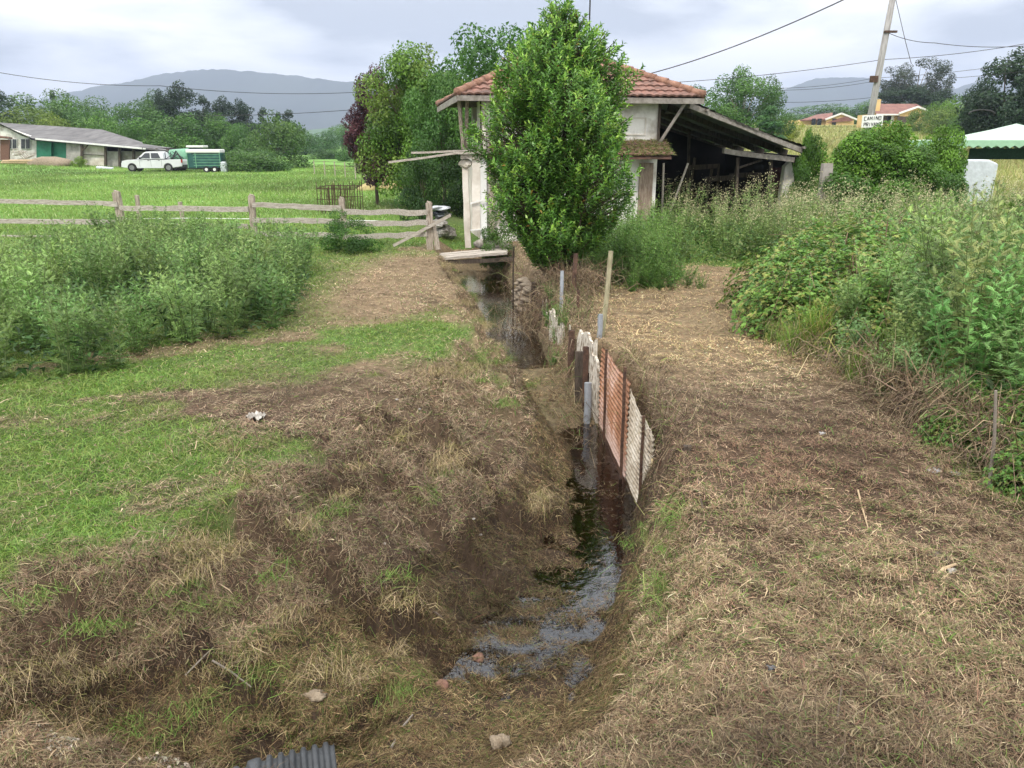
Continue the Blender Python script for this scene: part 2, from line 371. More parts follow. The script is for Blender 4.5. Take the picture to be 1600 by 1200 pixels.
# ------------------------------------------------------------------ THE GROUND (one sheet to the horizon)
def axis_far(a, b, n): return a * (b / a) ** np.linspace(0, 1, n)[1:]
xs_in = np.arange(-7, 7.001, .045)
xs = np.concatenate([-axis_far(7, 4200, 70)[::-1], xs_in, axis_far(7, 4200, 70)])
ys = np.concatenate([np.linspace(-30, 1.2, 12), np.arange(1.25, 13, .04), np.arange(13, 22, .08), np.linspace(22, 4200, 2)[:1], axis_far(22, 4300, 110)])
GX, GY = np.meshgrid(xs, ys)
GZ = height(GX, GY)
ny, nx = GX.shape
idx = np.arange(ny * nx).reshape(ny, nx)
Q = np.stack([idx[:-1, :-1], idx[:-1, 1:], idx[1:, 1:], idx[1:, :-1]], -1).reshape(-1, 4)
gg = green(GX, GY)
_, dd, XX = base_h(GX, GY)
nz = fbm(GX, GY, 4, 1.7); nz2 = fbm(GX + 9, GY + 3, 4, 6)
dry = np.stack([.085 + 0 * GX, .058 + 0 * GX, .038 + 0 * GX], -1) * (1 + .5 * nz + .45 * nz2)[..., None]
soil = np.array([.035, .024, .017]); _f = sst(6.0, 9.5, GY)[..., None]; soil = soil * (1 - _f) + np.array([.13, .102, .062]) * _f; dry = dry * (1 + 1.4 * _f * np.array([1, 1.12, 1.0]))
sm = np.clip(sst(-.1, .5, nz + nz2 * .6) * .6 + sst(.2, .9, dd) * .7, 0, 1)[..., None]
dry = dry * (1 - sm) + soil * sm
grs = np.array([.07, .115, .028]) * (1 + .3 * nz + .3 * nz2)[..., None]
fargr = np.stack([.12 + 0 * GX, .24 + 0 * GX, .05 + 0 * GX], -1) * (1 + .55 * fbm(GX, GY, 4, .16) + .2 * fbm(GX, GY, 3, .9))[..., None]
ff = sst(16, 30, GY)[..., None]; grs = grs * (1 - ff) + fargr * ff
straw = np.array([.23, .24, .085]) * (1 + .25 * fbm(GX, GY, 4, .09) + .2 * fbm(GX, GY, 3, .5))[..., None]
rt = (sst(3, 14, GX - 2) * sst(28, 42, GY))[..., None]; grs = grs * (1 - rt) + straw * rt
gc = dry * (1 - gg[..., None]) + grs * gg[..., None]
def ground_mat():
    m, t, o = newmat('ground'); b = t.nodes.new('ShaderNodeBsdfPrincipled'); t.links.new(b.outputs[0], o.inputs[0])
    b.inputs['Roughness'].default_value = .95; b.inputs['Specular IOR Level'].default_value = .15
    a = t.nodes.new('ShaderNodeAttribute'); a.attribute_name = 'Col'
    tc = t.nodes.new('ShaderNodeTexCoord'); n = t.nodes.new('ShaderNodeTexNoise'); n.inputs['Scale'].default_value = 14; n.inputs['Detail'].default_value = 8; n.inputs['Roughness'].default_value = .75
    t.links.new(tc.outputs['Object'], n.inputs['Vector'])
    r = t.nodes.new('ShaderNodeMapRange'); r.inputs[1].default_value = .3; r.inputs[2].default_value = .7; r.inputs[3].default_value = .5; r.inputs[4].default_value = 1.5
    t.links.new(n.outputs[0], r.inputs[0])
    mu = t.nodes.new('ShaderNodeVectorMath'); mu.operation = 'SCALE'; t.links.new(a.outputs['Color'], mu.inputs[0]); t.links.new(r.outputs[0], mu.inputs['Scale'])
    t.links.new(mu.outputs[0], b.inputs['Base Color'])
    bp = t.nodes.new('ShaderNodeBump'); bp.inputs['Strength'].default_value = .6; bp.inputs['Distance'].default_value = .03; t.links.new(n.outputs[0], bp.inputs['Height']); t.links.new(bp.outputs[0], b.inputs['Normal'])
    return m
ground = npmesh('ground', np.stack([GX, GY, GZ], -1), quads=Q, col=gc.reshape(-1, 3), mat=ground_mat(), smooth=True)
tag(ground, kind='structure')

# distant hills
def hills(name, prof, dist, depth, zb=-30, amp=14, cols=((.014, .026, .018), (.03, .045, .026)), seed=0):
    us = np.array([p[0] for p in prof], float); vs = np.array([p[1] for p in prof], float)
    n = 360; m = 26; U = np.linspace(us[0], us[-1], n); Vv = np.interp(U, us, vs)
    kk = np.ones(5) / 5; Vv = np.convolve(np.pad(Vv, 2, mode='edge'), kk, 'valid')
    rows = []
    for j in range(m):
        t = j / (m - 1); Y = dist - depth * (1 - t)
        X = np.array([W(u, v, dist).x for u, v in zip(U, Vv)]); Zt = np.array([W(u, v, dist).z for u, v in zip(U, Vv)])
        Xs = X * (1 + 0 * t); sh = t ** 1.3
        z = zb + (Zt - zb) * sh + fbm(Xs * .004 + seed, np.full(n, Y * .004), 4) * amp * 2.2 * math.sin(math.pi * min(t, .97)) + fbm(Xs * .05, np.full(n, Y * .05), 2) * amp * .35
        rows.append(np.stack([Xs, np.full(n, Y) + fbm(Xs * .003, Xs * 0 + t * 3, 3) * depth * .1, z], -1))
    rows.append(rows[-1] + np.array([0, depth * .5, -1]) * np.array([1, 1, 0]) + np.array([0, 0, 1]) * (zb - rows[-1][:, 2:3]) * 1.0)
    V = np.array(rows); id_ = np.arange(V.shape[0] * n).reshape(-1, n)
    q = np.stack([id_[:-1, :-1], id_[:-1, 1:], id_[1:, 1:], id_[1:, :-1]], -1).reshape(-1, 4)
    nn = fbm(V[..., 0] * .006, V[..., 2] * .02, 4)
    c = np.array(cols[0]) + (np.array(cols[1]) - np.array(cols[0])) * np.clip(nn[..., None] + .5, 0, 1)
    o = npmesh(name, V, quads=q, col=c.reshape(-1, 3), mat=M['leaf_flat'], smooth=True); tag(o, kind='structure'); return o
M['leaf_flat'] = leafmat('forest', .95, 0, .05)
hills('hills', [(-400, 190), (-100, 172), (60, 158), (95, 148), (150, 134), (205, 127), (255, 113), (300, 109), (350, 109), (400, 112), (440, 116), (500, 123), (560, 130), (640, 135), (720, 150), (800, 165), (900, 175)], 3000, 900)
hills('hills', [(1020, 215), (1080, 190), (1140, 165), (1200, 150), (1240, 135), (1270, 124), (1300, 121), (1360, 121), (1400, 130), (1440, 140), (1480, 142), (1500, 133), (1530, 127), (1600, 120), (1700, 118), (1900, 140)], 3200, 900, seed=5)
hills('hills', [(430, 215), (470, 204), (520, 199), (560, 190), (620, 190), (700, 200), (780, 215)], 1500, 300, amp=5, cols=((.04, .09, .035), (.09, .15, .05)), seed=9)

# ------------------------------------------------------------------ WATER
def water_mat():
    m, t, o = newmat('ditch_water')
    g = t.nodes.new('ShaderNodeBsdfGlossy'); g.inputs['Roughness'].default_value = .04; g.inputs['Color'].default_value = (.9, .92, .95, 1)
    tr = t.nodes.new('ShaderNodeBsdfTransparent'); tr.inputs[0].default_value = (.34, .26, .18, 1)
    fr = t.nodes.new('ShaderNodeFresnel'); fr.inputs[0].default_value = 1.36
    tc = t.nodes.new('ShaderNodeTexCoord'); n = t.nodes.new('ShaderNodeTexNoise'); n.inputs['Scale'].default_value = 14; n.inputs['Detail'].default_value = 3
    t.links.new(tc.outputs['Object'], n.inputs['Vector'])
    bp = t.nodes.new('ShaderNodeBump'); bp.inputs['Strength'].default_value = .12; bp.inputs['Distance'].default_value = .02
    t.links.new(n.outputs[0], bp.inputs['Height']); t.links.new(bp.outputs[0], g.inputs['Normal']); t.links.new(bp.outputs[0], fr.inputs['Normal'])
    k = M_('MULTIPLY', fr.outputs[0], 1.7, tree=t); k = M_('MINIMUM', M_('ADD', k, .04, tree=t), 1.0, tree=t)
    mi = t.nodes.new('ShaderNodeMixShader'); t.links.new(k, mi.inputs[0]); t.links.new(tr.outputs[0], mi.inputs[1]); t.links.new(g.outputs[0], mi.inputs[2]); t.links.new(mi.outputs[0], o.inputs[0])
    return m
M['water'] = water_mat()
def pool(pts, z, name='ditch_water'):
    b = MB(); L_ = [(a, y) for a, c, y in pts]; R_ = [(c, y) for a, c, y in pts]
    vs = [(x, y, z) for x, y in L_] + [(x, y, z) for x, y in R_]; n = len(pts)
    b.add(vs, [(i, i + n, i + n + 1, i + 1) for i in range(n - 1)])
    o = b.build(name, M['water']); tag(o, kind='structure'); return o
pool([(-.6, .45, 4.0), (-.4, .6, 4.3), (-.25, .8, 4.8), (.25, 1.15, 5.85), (.4, 1.26, 7.0), (.45, 1.25, 8.4), (.5, 1.2, 9.2)], -.908)
pool([(-.1, .75, 10.25), (-.25, .65, 10.7), (-.3, .6, 11.5), (-.7, .5, 13.8), (-1.05, .3, 16.0), (-1.5, -.05, 18.4), (-1.6, -.5, 19.3)], -.60)

# ------------------------------------------------------------------ GROUND COVER
def norm_at(x, y, e=.04):
    hx = (height(x + e, y) - height(x - e, y)) / (2 * e); hy = (height(x, y + e) - height(x, y - e)) / (2 * e)
    return unit(np.stack([-hx, -hy, np.ones_like(x)], -1))
def sample_view(n, y0, y1, power, umin=-60, umax=1660):
    """ground points, denser near the camera: density per m2 ~ 1 / y**power"""
    t = rng.random(n); k = 2 - power
    y = (y0 ** k + t * (y1 ** k - y0 ** k)) ** (1 / k) if abs(k) > 1e-6 else y0 * (y1 / y0) ** t
    dep = y * math.cos(PITCH) + CH * math.sin(PITCH)
    x = (rng.uniform(umin, umax, n) - 800) / FPX * dep * 1.05
    return x, y
def straw_cover():
    x, y = sample_view(1250000, 2.2, 21, 2.3)
    g = green(x, y); _, d, X = base_h(x, y)
    z = height(x, y)
    wet = ((z < -.92) & (y < 9.2)) | ((z < -.63) & (y > 10.6))
    keep = (rng.random(len(x)) > g * .80) & (rng.random(len(x)) < .30 + .75 * sst(-.16, .16, fbm(x + 8, y - 5, 2, 6.5))) & (~wet | (rng.random(len(x)) < np.where(y < 5.35, np.where(fbm(x, y * 1.5, 3, 3.4) > -.13, .9, .15), np.where(fbm(x, y, 3, 3.) > .22, .3, .05)))) & ((x < 7) & (x > -7))
    x, y, z, d, g = x[keep], y[keep], z[keep], d[keep], g[keep]
    nn = norm_at(x, y, .03); ix = np.where((nn[:, 2] < .86) & (y < 18))[0]; ix = np.repeat(ix, 2)
    x = np.concatenate([x, x[ix] + rng.normal(0, .012, len(ix))]); y = np.concatenate([y, y[ix] + rng.normal(0, .012, len(ix))]); d = np.concatenate([d, d[ix]]); g = np.concatenate([g, g[ix]])
    n = len(x); z = height(x, y); nn = norm_at(x, y, .03); steep = sst(.88, .6, nn[:, 2])
    z = np.where((y < 9.2) & (z < -.903), -.902, z); z = np.where((y > 10.6) & (z < -.6), -.594, z)
    fl = z < -.58
    dr = rdir(n); dr = unit(dr - nn * np.sum(dr * nn, -1, keepdims=True))
    # cuttings lie in swirls: share a local direction
    a = fbm(x, y, 3, 1.2) * 9; sw = np.stack([np.cos(a), np.sin(a), 0 * a], -1); dr = unit(dr + sw * .35); dr[:, 2] -= steep * rng.random(n) * 1.0; dr = unit(dr - nn * (np.sum(dr * nn, -1, keepdims=True) * .9))
    lump = np.clip(fbm(x + 3, y - 4, 3, 2.1) + .35, 0, 1)
    lift = (rng.random(n) ** 2 * .55 * (.4 + lump)) * np.where(d > .9, .3, 1)
    Ln = rng.gamma(2.5, .013, n) + .012; Ln = np.where(rng.random(n) < .012, Ln * 3.5, Ln)
    Wd = (rng.uniform(.0007, .0019, n)) * (1 + np.clip(y - 4, 0, 20) * .13)
    Wd = np.where(rng.random(n) < .03, Wd * 2.4, Wd)
    P0 = np.stack([x, y, z + rng.random(n) * .03 * (.3 + lump) + np.where(fl, 0, .03) * sst(-.1, .25, fbm(x + 8, y - 5, 2, 6.5))], -1)
    bend = rdir(n) * (Ln * .13)[:, None]; bend[:, 2] *= .5
    mid = P0 + dr * (Ln * .5)[:, None] + nn * (Ln * lift)[:, None] + bend
    tip = P0 + dr * Ln[:, None] + nn * (Ln * lift * rng.uniform(-.2, 1.6, n))[:, None]
    Sv = unit(np.cross(dr, nn + rdir(n) * .5)) * Wd[:, None]
    V, q, t = ribbons(P0, mid, tip, Sv)
    cols = [(.40, .30, .185), (.26, .18, .11), (.15, .095, .062), (.06, .038, .027), (.21, .19, .085), (.60, .48, .31), (.23, .13, .085), (.31, .23, .155)]
    c = pick(cols, n, .25, p=[.17, .20, .18, .15, .10, .022, .108, .07])
    zone = fbm(x, y, 4, .8)
    c = c * (1 + .85 * zone)[:, None]
    # warm straw strip along the right bank, fresh green mixed in elsewhere
    ym = (sst(.8, 1.6, x) * sst(7.0, 9.5, y))[:, None]; c = c * (1 + ym * np.array([.50, .50, .22])) * (1 - .05 * sst(.9, 1.6, x))[:, None]
    cool = sst(5.5, 3.2, y)[:, None]; c = (c * .9 + c.mean(1, keepdims=True) * .1) * (1 + .30 * sst(6.3, 8.5, y))[:, None]
    red = np.exp(-((x - 2.1) / 1.1) ** 2 - ((y - 5.5) / 1.0) ** 2)[:, None]; c = c * (1 - red * np.array([.10, .22, .24])) * (1 + cool * np.array([-.02, -.02, -.08]))
    gr = (rng.random(n) < .06 + .40 * np.clip(g, 0, 1) + .12 * (zone > .15))[:, None]
    c = np.where(gr, pick([(.10, .17, .035), (.15, .21, .05), (.08, .13, .04)], n), c)
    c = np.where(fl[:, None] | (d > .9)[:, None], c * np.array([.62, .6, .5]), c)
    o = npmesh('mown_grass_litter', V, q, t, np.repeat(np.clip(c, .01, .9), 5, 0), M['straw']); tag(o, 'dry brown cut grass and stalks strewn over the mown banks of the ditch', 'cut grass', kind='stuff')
straw_cover()
def grass_cover():
    x, y = sample_view(460000, 2.3, 25, 2.1)
    g = green(x, y); _, d, X = base_h(x, y); wl = x < X[4] - .2
    keep = (rng.random(len(x)) < g ** 1.3 * 1.05) & ~((d > .5)) & (wl | (y < 18))
    x, y, g = x[keep], y[keep], g[keep]; n = len(x); z = height(x, y)
    tall = np.clip(fbm(x, y, 3, .7) + .5, .1, 1) * (.5 + .5 * g)
    Ln = rng.uniform(.035, .11, n) * (.45 + tall) * (1 + .02 * np.clip(y - 6, 0, 14))
    dr = rdir(n); dr[:, 2] = np.abs(dr[:, 2]) * .5 + .55; dr[:, :2] *= .9; dr = unit(dr)
    P0 = np.stack([x, y, z - .005], -1); mid = P0 + dr * (Ln * .55)[:, None]
    out = dr.copy(); out[:, 2] = .12; tip = mid + unit(out) * (Ln * .5)[:, None]
    Wd = rng.uniform(.0015, .0033, n) * (1 + np.clip(y - 4, 0, 20) * .12)
    Sv = unit(np.cross(dr, rdir(n))) * Wd[:, None]
    V, q, t = ribbons(P0, mid, tip, Sv)
    c = pick([(.16, .29, .052), (.20, .34, .06), (.12, .22, .042), (.27, .33, .09)], n, .25)
    yel = np.clip(1.15 - g + .5 * fbm(x, y, 3, 1.5), 0, 1)[:, None]
    c = c * (1 - yel * .55) + np.array([.24, .21, .075]) * yel * .55
    o = npmesh('field_grass', V, q, t, np.repeat(c, 5, 0), M['leaf']); tag(o, 'short bright green grass growing over the near left field', 'grass', kind='stuff')
grass_cover()
def meadow_cover():
    n = 150000; x, y = sample_view(n, 22.3, 95, 1.7, -60, 760)
    g = green(x, y); keep = (rng.random(n) < g) & ((x < -3 - .02 * y) | (y > 27)); x, y = x[keep], y[keep]; n = len(x); z = height(x, y)
    k = 1 + y * .03; Ln = rng.uniform(.05, .14, n) * (1 + np.clip(fbm(x, y, 3, .25), 0, 1) * 1.6) * (.8 + .15 * k)
    dr = rdir(n); dr[:, 2] = np.abs(dr[:, 2]) + .6; dr = unit(dr); P0 = np.stack([x, y, z], -1); mid = P0 + dr * (Ln * .5)[:, None]
    tip = P0 + dr * Ln[:, None] + rdir(n) * (Ln * .3)[:, None]; Sv = np.stack([np.ones(n), rng.normal(0, .3, n), 0 * x], -1) * (rng.uniform(.004, .009, n) * k)[:, None]
    V, q, t = ribbons(P0, mid, tip, Sv); pat = fbm(x, y, 4, .13)
    c = pick([(.16, .28, .055), (.20, .32, .07), (.24, .32, .09)], n, .25) * (1 + .8 * pat)[:, None]
    c = np.where((rng.random(n) < .01)[:, None], np.array([.6, .6, .35]), c)
    o = npmesh('meadow_grass', V, q, t, np.repeat(c, 5, 0), M['leaf']); tag(o, 'green pasture grass beyond the wooden rail fence', 'grass', kind='stuff')
meadow_cover()
def hill_meadow():
    n = 60000; y = 30 * (170 / 30) ** rng.random(n); x = rng.uniform(4, 80, n) * (y / 100) + 8
    z = height(x, y); k = 1 + y * .03; Ln = rng.uniform(.25, .6, n); dr = rdir(n); dr[:, 2] = np.abs(dr[:, 2]) + 1.2; dr = unit(dr)
    P0 = np.stack([x, y, z], -1); mid = P0 + dr * (Ln * .5)[:, None]; tip = P0 + dr * Ln[:, None] + rdir(n) * (Ln * .2)[:, None]
    Sv = np.stack([np.ones(n), 0 * x, 0 * x], -1) * (rng.uniform(.005, .012, n) * k)[:, None]
    V, q, t = ribbons(P0, mid, tip, Sv); c = pick([(.26, .27, .10), (.22, .26, .08), (.33, .30, .14)], n, .2) * (1 + .4 * fbm(x, y, 4, .1))[:, None]
    o = npmesh('hay_meadow', V, q, t, np.repeat(c, 5, 0), M['straw']); tag(o, 'tall yellowing hay meadow rising behind the shed to the yellow houses', 'meadow', kind='stuff')
hill_meadow()


# ------------------------------------------------------------------ THE OLD HOUSE BESIDE THE DITCH
HA = math.atan2(.17, .985); HO = Vector((-.66, 19.9, 0)); E1 = Vector((math.cos(HA), math.sin(HA), 0)); E2 = Vector((-E1.y, E1.x, 0))
def HL(x, y, z): return HO + E1 * x + E2 * y + Vector((0, 0, z))
rotH = Matrix.Rotation(HA, 3, 'Z')
house = empty('old_house', HO, 0, 'old whitewashed two storey outbuilding with a red clay tile hipped roof beside the ditch', 'house')
Wd_, Dp, Hh = 4.45, 4.5, 3.45
b = MB()
def wallbox(b, x0, x1, y0, y1, z0, z1): b.box(HL((x0 + x1) / 2, (y0 + y1) / 2, (z0 + z1) / 2), (x1 - x0, y1 - y0, z1 - z0), rotH)
wallbox(b, 0, Wd_, 0, .22, -.7, Hh); b.build('front_wall', M['whitewash'], house)
b = MB(); wallbox(b, 0, .22, .222, Dp, -.5, 2.25); b.build('side_wall', M['plaster'], house)
b = MB(); wallbox(b, 0, .2, .222, 1.5, 2.252, Hh); b.build('side_wall', M['plaster'], house)
b = MB(); wallbox(b, Wd_ - .22, Wd_, .222, Dp, -.2, Hh); wallbox(b, .222, Wd_ - .222, Dp - .22, Dp, -.2, Hh); b.build('rear_wall', M['plaster'], house)
# framed panel on the upper wall and boarded opening below
b = MB()
for (x0, x1, z0, z1) in ((3.45, 4.1, 2.62, 2.65), (3.45, 4.1, 3.02, 3.05)): wallbox(b, x0, x1, -.025, 0.002, z0, z1)
for (x0, x1) in ((3.45, 3.48), (4.07, 4.1)): wallbox(b, x0, x1, -.024, 0.002, 2.651, 3.019)
b.build('blocked_window', M['plaster'], house)
b = MB(); wallbox(b, 3.98, 4.34, -.06, -.003, .2, 1.95); b.build('door_board', solid('brown_board', (.16, .11, .08), .9, .3, 4, .4, 25, c2=(.36, .29, .23), stretch=(6, 6, 1)), house)
def tiled(name, A, B, C, D, mat, parent, row=.30, pitch=.20, back=.0):
    """tiled slope: eave A-B, top D-C; tiles step up the slope and roll across it"""
    A, B, C, D = map(Vector, (A, B, C, D)); ex = (B - A).normalized(); Lx = (B - A).length
    nrm = ex.cross(D - A).normalized(); nrm = nrm if nrm.z > 0 else -nrm
    ey = nrm.cross(ex).normalized(); ey = ey if ey.z > 0 else -ey
    Ly = (D - A).dot(ey); dx0 = (D - A).dot(ex); cx1 = (C - A).dot(ex)
    nr = max(1, round(Ly / row)); nxs = int(Lx / pitch * 6); V = []; F = []; colr = []
    rr = random.Random(5)
    for r_ in range(nr):
        for k, (tt, hz) in enumerate(((0, .05), (.0001, .05), (1.04, .012))):
            y = (r_ + tt) * Ly / nr
            lo = dx0 * min(1, y / Ly); hi = Lx + (cx1 - Lx) * min(1, y / Ly)
            for i in range(nxs + 1):
                x = Lx * i / nxs; xc = min(max(x, lo), hi); ph = (x / pitch) % 1
                hgt = hz + .028 * abs(math.sin(math.pi * ph)) ** .8 + .006 * vn1(r_ * 7.3 + math.floor(x / pitch) * 3.1)
                if k == 0: hgt -= .045
                V.append(A + ex * xc + ey * (y + .012 * vn1(math.floor(x / pitch) * 5.7 + r_)) + nrm * hgt)
        o = r_ * 3 * (nxs + 1)
        for k in range(2):
            for i in range(nxs): F.append((o + k * (nxs + 1) + i, o + k * (nxs + 1) + i + 1, o + (k + 1) * (nxs + 1) + i + 1, o + (k + 1) * (nxs + 1) + i))
    # closed underside
    return V, F
def vn1(t): return math.sin(t * 12.9898) * 43758.5453 % 1 - .5
c0, c1, c2_, c3 = HL(-.73, -.5, 3.5), HL(5.4, -.5, 3.5), HL(5.4, 5.1, 3.5), HL(-.73, 5.1, 3.5)
ap, ap2 = HL(2.15, 2.3, 4.80), HL(2.55, 2.3, 4.80)
roof = MB()
for q in ((c0, c1, ap2, ap), (c1, c2_, ap2, ap2), (c3, c0, ap, ap), (c2_, c3, ap, ap2)):
    V, F = tiled('roof', q[0], q[1], q[2], q[3], None, None); roof.add(V, F)
rf = roof.build('roof', M['tile'], house)
b = MB()
dn = Vector((0, 0, -.03))
b.add([c0 + dn, c1 + dn, c2_ + dn, c3 + dn, ap + dn, ap2 + dn], [(0, 5, 1)[::1], (0, 4, 5), (1, 5, 2), (2, 5, 4), (2, 4, 3), (3, 4, 0)]); b.build('soffit', M['darkwood'], house)
b = MB()
for a_, z_ in ((c0, ap), (c1, ap2), (c2_, ap2), (c3, ap), (ap, ap2)):
    n_ = max(2, int((z_ - a_).length / .33)); pts = []
    for i in range(n_):
        p0 = a_.lerp(z_, i / n_) + Vector((0, 0, .07)); p1 = a_.lerp(z_, (i + 1.1) / n_) + Vector((0, 0, .055)); b.tube([p0, p1], [.10, .085], 8)
b.build('ridge_tiles', M['ridge_tile'], rf, smooth=True)
b = MB(); b.bar(c0 + Vector((0, 0, -.06)) - E2 * .0, c0.lerp(c1, .36) + Vector((0, 0, -.06)), .035, .12); b.bar(c0.lerp(c1, .5) + Vector((0, 0, -.08)), c1 + Vector((0, 0, -.08)), .035, .13)
b.build('fascia_board', M['greywood'], house)
b = MB(); b.bar(c0 + Vector((0, 0, -.06)) + E1 * .02, c3 + Vector((0, 0, -.1)), .035, .15); b.build('fascia_board', M['greywood'], house)
# gallery on the left flank
for (x, y, xt, yt) in ((-.5, .35, -.62, .05), (-.42, .45, -.42, .1)):
    b = MB(); b.bar(HL(x, y, 2.3), HL(xt, yt, 3.46), .075, .085, jag=.01, seg=4); b.build('gallery_post', M['oldwoodz'], house)
b = MB(); wallbox(b, -.1, -.01, .05, .14, 2.25, 3.44); b.build('corner_post', M['darkwood'], house)
b = MB(); wallbox(b, -.08, -.002, -.15, .04, 2.28, 3.43); b.build('corner_post', M['plaster'], house)
b = MB(); wallbox(b, -.75, .1, -.12, 1.8, 2.19, 2.25); b.build('gallery_floor', M['darkwood'], house)
b = MB(); b.bar(HL(-.8, -.16, 2.22), HL(.1, -.18, 2.2), .08, .07, jag=.012, seg=5); b.bar(HL(-.62, -.1, 2.12), HL(-.1, -.1, 2.1), .1, .1, jag=.012, seg=4); b.build('gallery_beam', M['oldwood'], house)
b = MB(); b.bar(HL(-.45, .0, -.1), HL(-.5, .1, 2.1), .16, .14, jag=.015, seg=6); b.blob(HL(-.48, .05, 1.95), (.16, .14, .12)); b.build('gallery_post', M['plaster'], house)
# planks standing against the front left corner
for (x, ww, z0, z1, mt, dx) in ((-.27, .2, .35, 2.15, 'plaster', .03), (-.08, .17, -.1, 2.15, 'white_paint', .0), (.14, .12, -.15, 2.05, 'oldwoodz', .0), (.33, .13, .7, 1.7, 'oldwoodz', .0)):
    b = MB(); b.bar(HL(x, -.14 - abs(x) * .1, z0), HL(x + dx, -.07, z1), ww, .03, up=tuple(E2), jag=.008, seg=5); b.build('lean_board', M[mt], house)
b = MB(); b.bar(HL(-.42, -.2, .35), HL(.0, -.2, .38), .03, .03); b.bar(HL(-.42, -.2, 1.0), HL(-.02, -.2, 1.1), .03, .03); b.build('rail', M['white_paint'], house)
# brace and small tiled awning along the front
b = MB(); b.bar(HL(Wd_ - .06, -.03, 2.3), HL(Wd_ + .52, -.42, 3.42), .07, .07, jag=.004, seg=3); b.build('eave_brace', M['greywood'], house)
b = MB(); b.bar(HL(Wd_ - .02, -.04, 2.3), HL(Wd_ - .02, -.04, 3.4), .06, .05); b.build('corner_post', M['darkwood'], house)
V, F = tiled('awning', HL(.1, -.62, 2.12), HL(4.62, -.62, 2.12), HL(4.62, -.02, 2.45), HL(.1, -.02, 2.45), None, None, row=.22)
b = MB(); b.add(V, F); b.slab([HL(.1, -.6, 2.05), HL(4.6, -.6, 2.05), HL(4.6, -.003, 2.4), HL(.1, -.003, 2.4)], (0, 0, .05)); b.build('awning', M['tile'], house)
n = 2600; px = rng.uniform(3.2, 4.65, n); py = rng.uniform(-.68, -.02, n)
base = np.array([tuple(HL(a, c, 2.14 + (c + .62) * .55 + .04)) for a, c in zip(px, py)]); dr = rdir(n); dr[:, 2] = np.abs(dr[:, 2]) * .8; Ln = rng.uniform(.04, .17, n)
V, q, t = ribbons(base, base + dr * (Ln * .5)[:, None], base + dr * Ln[:, None] - np.array([0, 0, .04]), unit(np.cross(dr, rdir(n))) * .006)
o_ = npmesh('roof_moss_grass', V, q, t, np.repeat(pick([(.14, .20, .05), (.22, .22, .08), (.3, .2, .12)], n), 5, 0), M['leaf'], house); o_.matrix_parent_inverse = house.matrix_basis.inverted(); o_['kind'] = 'stuff'
b = MB(); b.tube([HL(3.15, 2.2, 4.4), HL(3.15, 2.2, 7.8)], .022, 6); tag(b.build('antenna_mast', M['cable']), 'thin dark metal mast rising from the top of the tiled roof', 'mast')
# loose poles sticking out on the left
for (a, c, lab) in (((-3.05, 19.9, 1.98), (-1.15, 19.75, 2.22), 'long thin pale pole jutting left from the house gallery, lower of two'), ((-2.5, 20.1, 2.2), (-1.05, 19.85, 2.26), 'grey plank jutting left from the house gallery, upper of two')):
    b = MB(); b.bar(a, c, .06, .05, jag=.006, seg=4); tag(b.build('wooden_pole', M['oldwood']), lab, 'pole', 'poles jutting from the house')

# ------------------------------------------------------------------ OPEN LEAN-TO SHED
A0 = W(1078, 161, 20.9); B0 = W(1272, 236, 23.0); bk = Vector((-.9, 6.2, .1))
shed = empty('lean_to_shed', (A0.x + 2, A0.y + 1, 0), 0, 'open dark lean-to shed with a sagging grey roof beside the tiled house', 'shed')
b = MB(); segs = 14
vs = []
for j in range(5):
    for i in range(segs * 4 + 1):
        t = i / (segs * 4); p = A0.lerp(B0, t) + bk * (j / 4) + Vector((0, 0, .05 - .09 * math.sin(math.pi * t) + .012 * math.sin(i * 2.1 + j)))
        vs.append(p)
n_ = segs * 4 + 1
b.add(vs, [(j * n_ + i, j * n_ + i + 1, (j + 1) * n_ + i + 1, (j + 1) * n_ + i) for j in range(4) for i in range(n_ - 1)])
b.add([p + Vector((0, 0, .035)) for p in vs], [(j * n_ + i, j * n_ + i + 1, (j + 1) * n_ + i + 1, (j + 1) * n_ + i) for j in range(4) for i in range(n_ - 1)])
b.build('roof', M['asbestos'], shed)
for k in range(5):
    b = MB(); o_ = bk * (k / 4.0 + .01); prev = None
    b.bar(A0 + o_ + Vector((0, 0, -.06)), B0 + o_ + Vector((0, 0, -.1)), .08, .17 if k else .13, jag=.01, seg=5); b.build('rafter', M['greywood'] if k < 1 else M['darkwood'], shed)
for t in (.12, .5, .9):
    p = A0.lerp(B0, t) + Vector((0, 0, -.02)); b = MB(); b.bar(p - bk * .02, p + bk, .07, .06); b.build('purlin', M['greywood'], shed)
b = MB(); b.bar(W(1130, 236, 22.4), W(1240, 250, 22.9), .10, .13, jag=.01, seg=4); b.build('tie_beam', M['greywood'], shed)
for (u, vt, vb, Y, ww) in ((1151, 246, 320, 22.8, .08), (1203, 250, 320, 23, .08), (1075, 205, 330, 26, .08)):
    b = MB(); p = W(u, vb, Y); q = W(u + 2, vt, Y); p.z = 0; b.bar(p, q, ww, ww, jag=.008, seg=4); b.build('post', M['darkwood'], shed)
b = MB(); b.bar(W(1155, 262, 22.9), W(1190, 250, 23), .05, .05); b.build('brace', M['darkwood'], shed)
b = MB(); p0 = A0 + bk; p1 = B0 + bk
b.slab([Vector((p0.x + 1.0, p0.y - .1, 0)), Vector((p1.x, p1.y - .1, 0)), Vector((p1.x, p1.y - .1, p1.z - .1)), Vector((p0.x + 1.0, p0.y - .1, p0.z - .5))], (0, .15, 0)); b.build('rear_wall', M['dark'], shed)  # interior shade of the shed is painted on this wall and the side wall
